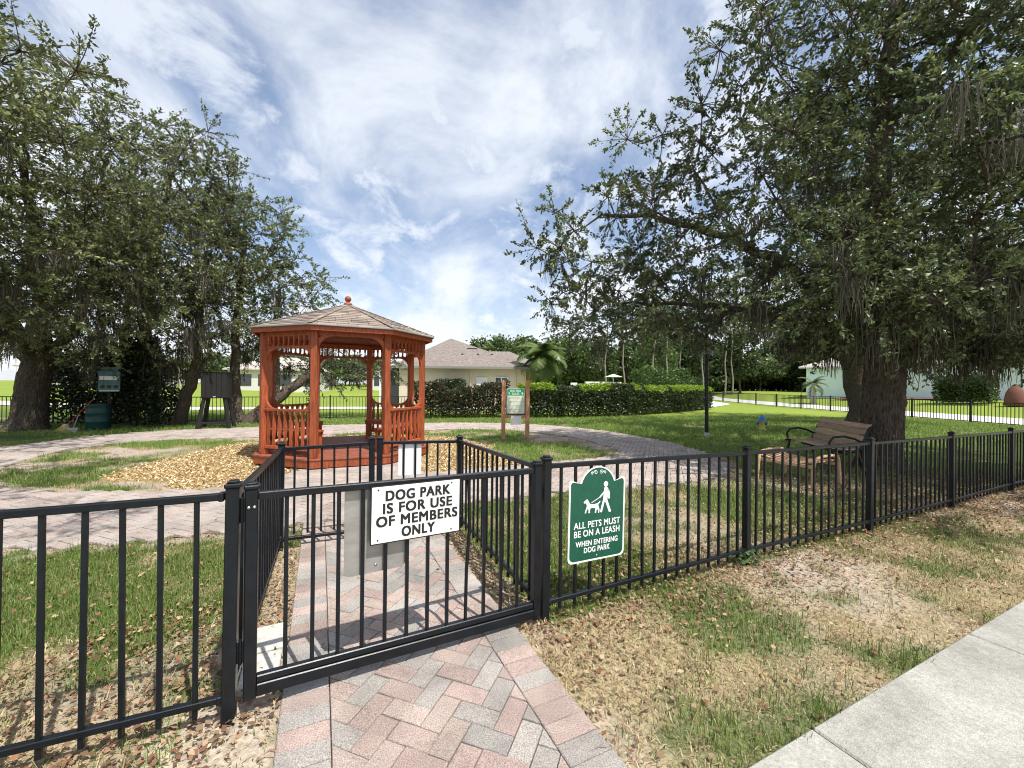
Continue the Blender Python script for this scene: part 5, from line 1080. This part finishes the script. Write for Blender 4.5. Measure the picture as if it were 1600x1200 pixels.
for k, (tx, ty, h, ln) in enumerate([(9.5, 42, 9, .2), (11.8, 43, 9, -.3), (15.0, 44, 10, .5), (17.2, 45, 10, -.4), (20.5, 50, 10, .1), (21.9, 47, 10, -.1), (26.0, 50, 10, .2), (27.2, 50.5, 10, -.2)]):
    sp = thing('slim_pine', 'slim bare pine trunk beyond the hedge, %s from the palm' % ('first', 'second', 'third', 'fourth', 'fifth', 'sixth', 'seventh', 'eighth')[k], 'tree', (tx, ty, ztr(tx, ty)), group='slim pine trunks beyond the hedge'); b = MB(); b.tube([(0, 0, -.1), (ln * .2 + .08, 0, h * .2), (ln * .4 - .06, .1, h * .4), (ln * .7 + .1, 0, h * .7), (ln, 0, h)], [.11, .09, .08, .06, .03], 7); b.build('trunk', 'pinebark', sp)
    n = 500; q = rng.normal(size=(n, 3)) * (1.1, 1.1, 1.0) + (ln, 0, h); g = np.exp(rng.normal(size=n) * .25); link('crown', leaf_mesh('crown', q, rng.normal(size=(n, 3)), .32 * rng.uniform(.6, 1.2, n), np.stack([.05 * g, .085 * g, .028 * g], -1), .2), sp, 'stuff')

# ------------------------------------------------------------------ grass, litter and wood chips
def blades(name, label, cat, n, x0, x1, y0, y1, ln, wd, keepf, seg2=True):
    x_ = rng.uniform(x0, x1, n); y_ = rng.uniform(y0, y1, n); vis = np.abs(x_) < y_ * 1.32 + .4; x_, y_ = x_[vis], y_[vis]
    ok_ = ~on_path(x_, y_, -.012) & ~on_chips(x_, y_) & (np.hypot(x_ - GZ[0], y_ - GZ[1]) > 1.75); x_, y_ = x_[ok_], y_[ok_]
    g, d_, s_ = zones(x_, y_); pr = g * 1.0 + d_ * .85 + s_ * .13; ok_ = rng.random(len(x_)) < pr * keepf(x_, y_); x_, y_, g, d_, s_ = (a[ok_] for a in (x_, y_, g, d_, s_)); n = len(x_)
    isg = rng.random(n) < g + .06; az = rng.uniform(0, 2 * PI, n); L = ln * (.45 + 1.25 * fbm(x_ * 5, y_ * 5, 71, 3)) * (1 + 1.1 * (rng.random(n) > .93)) * rng.uniform(.5, 1.3, n) * np.where(isg, 1.0, .85); tilt = np.where(isg, np.abs(rng.normal(size=n)) * .55, R(50) + rng.random(n) * R(38)); tilt = np.clip(tilt, 0, R(86))
    dirh = np.stack([np.cos(az), np.sin(az)], -1); root_ = np.stack([x_, y_, terrain(x_, y_) + .0], -1)
    def P(fr_, extra): tl_ = np.clip(tilt * .75 + extra, 0, R(87)); return root_ + np.concatenate([dirh * (np.sin(tl_) * L * fr_)[:, None], (np.cos(tl_) * L * fr_)[:, None]], 1)
    sd = np.stack([-dirh[:, 1], dirh[:, 0], 0 * az], -1) * (wd * rng.uniform(.6, 1.3, n))[:, None]; mid = P(.55, 0); tip = P(1.0, tilt * .5)
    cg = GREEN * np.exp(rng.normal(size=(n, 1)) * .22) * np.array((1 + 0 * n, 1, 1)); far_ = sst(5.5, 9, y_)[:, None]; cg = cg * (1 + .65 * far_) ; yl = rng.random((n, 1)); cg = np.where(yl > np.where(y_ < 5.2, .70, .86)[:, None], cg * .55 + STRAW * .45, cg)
    cd = STRAW * np.exp(rng.normal(size=(n, 1)) * .22); cd = np.where(rng.random((n, 1)) > .8, cd * np.array((.62, .5, .45)), cd); c = np.where(isg[:, None], cg, cd)
    V = np.stack([root_ - sd, root_ + sd, mid + sd * .7, mid - sd * .7, tip], 1).reshape(-1, 3); i5 = np.arange(n)[:, None] * 5
    F = np.concatenate([i5 + np.array((0, 1, 2)), i5 + np.array((0, 2, 3)), i5 + np.array((3, 2, 4))], 0)
    o = link(name, amesh(name, V, F, 'blade', np.repeat(c, 5, 0)), kind='stuff'); return tag(o, label, cat)
one = lambda x_, y_: np.ones_like(x_)
blades('turf', 'patchy dry and green grass near the gate and fence', 'grass', 330000, -5.2, 6.5, 1.05, 5.2, .042, .0022, lambda x_, y_: sst(6.2, 3.2, y_) * .6 + .4)
blades('turf', 'patchy grass around the loop path and the gazebo', 'grass', 260000, -12, 9.5, 5.2, 11, .055, .0032, one)
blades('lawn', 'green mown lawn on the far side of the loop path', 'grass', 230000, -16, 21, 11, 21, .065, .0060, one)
def scatter(name, label, cat, n, fx, size, cols, m, flat=.25, zb=.012, wd=.36):
    x_, y_ = fx(n); n = len(x_); P = np.stack([x_, y_, terrain(x_, y_) + zb + rng.random(n) * .012], -1); D = rng.normal(size=(n, 3)); D[:, 2] *= flat
    c = np.array(cols)[rng.integers(0, len(cols), n)] * np.exp(rng.normal(size=(n, 1)) * .2)
    o = link(name, leaf_mesh(name, P, D, size * rng.uniform(.5, 1.3, n), c, wd, m=m, up_bias=2.2), kind='stuff'); return tag(o, label, cat)
def litter_spots(n):
    a = rng.random(n); x_ = rng.uniform(-4, 8.5, n); y_ = rng.uniform(1.1, 9, n); fo = (x_ - .219) * -.443 + (y_ - 2.617) * .896; s_, t_ = ep(x_, y_)
    pr = np.exp(-(fo / .45) ** 2) * 1.1 * (x_ > .2) + np.exp(-((x_ - 6.5) ** 2 + (y_ - 6) ** 2) / 6) * .8 + (np.abs(np.abs(t_) - .74) < .1) * (s_ > .6) * (s_ < 2.6) * .9 + (np.hypot(x_ + 1.75, y_ - 2.1) < .75) * 1.0 + .16
    ok_ = (a < pr * (.25 + fbm(x_ * 2, y_ * 2, 33))) & (~on_path(x_, y_) | (rng.random(n) < .02)); return x_[ok_], y_[ok_]
scatter('fallen_leaves', 'brown fallen oak leaves along the fence and under the oak', 'leaves', 150000, litter_spots, .030, [(.16, .10, .06), (.25, .17, .10), (.33, .24, .15), (.19, .09, .055)], 'litter', .5, .018)
def chip_spots(n):
    x_ = rng.uniform(GZ[0] - 4.3, GZ[0] + 4.3, n); y_ = rng.uniform(GZ[1] - 4, GZ[1] + 4.2, n); ok_ = on_chips(x_, y_) & ~inpoly(x_, y_, APR) & (np.hypot(x_ - GZ[0], y_ - GZ[1]) > 1.72); return x_[ok_], y_[ok_]
scatter('wood_chips', 'pale yellow wood chip mulch spread round the gazebo', 'mulch', 95000, chip_spots, .052, [(.58, .45, .24), (.66, .54, .32), (.50, .36, .18), (.38, .24, .12), (.70, .60, .40), (.26, .17, .09)], 'chip', .6, .008, .18)
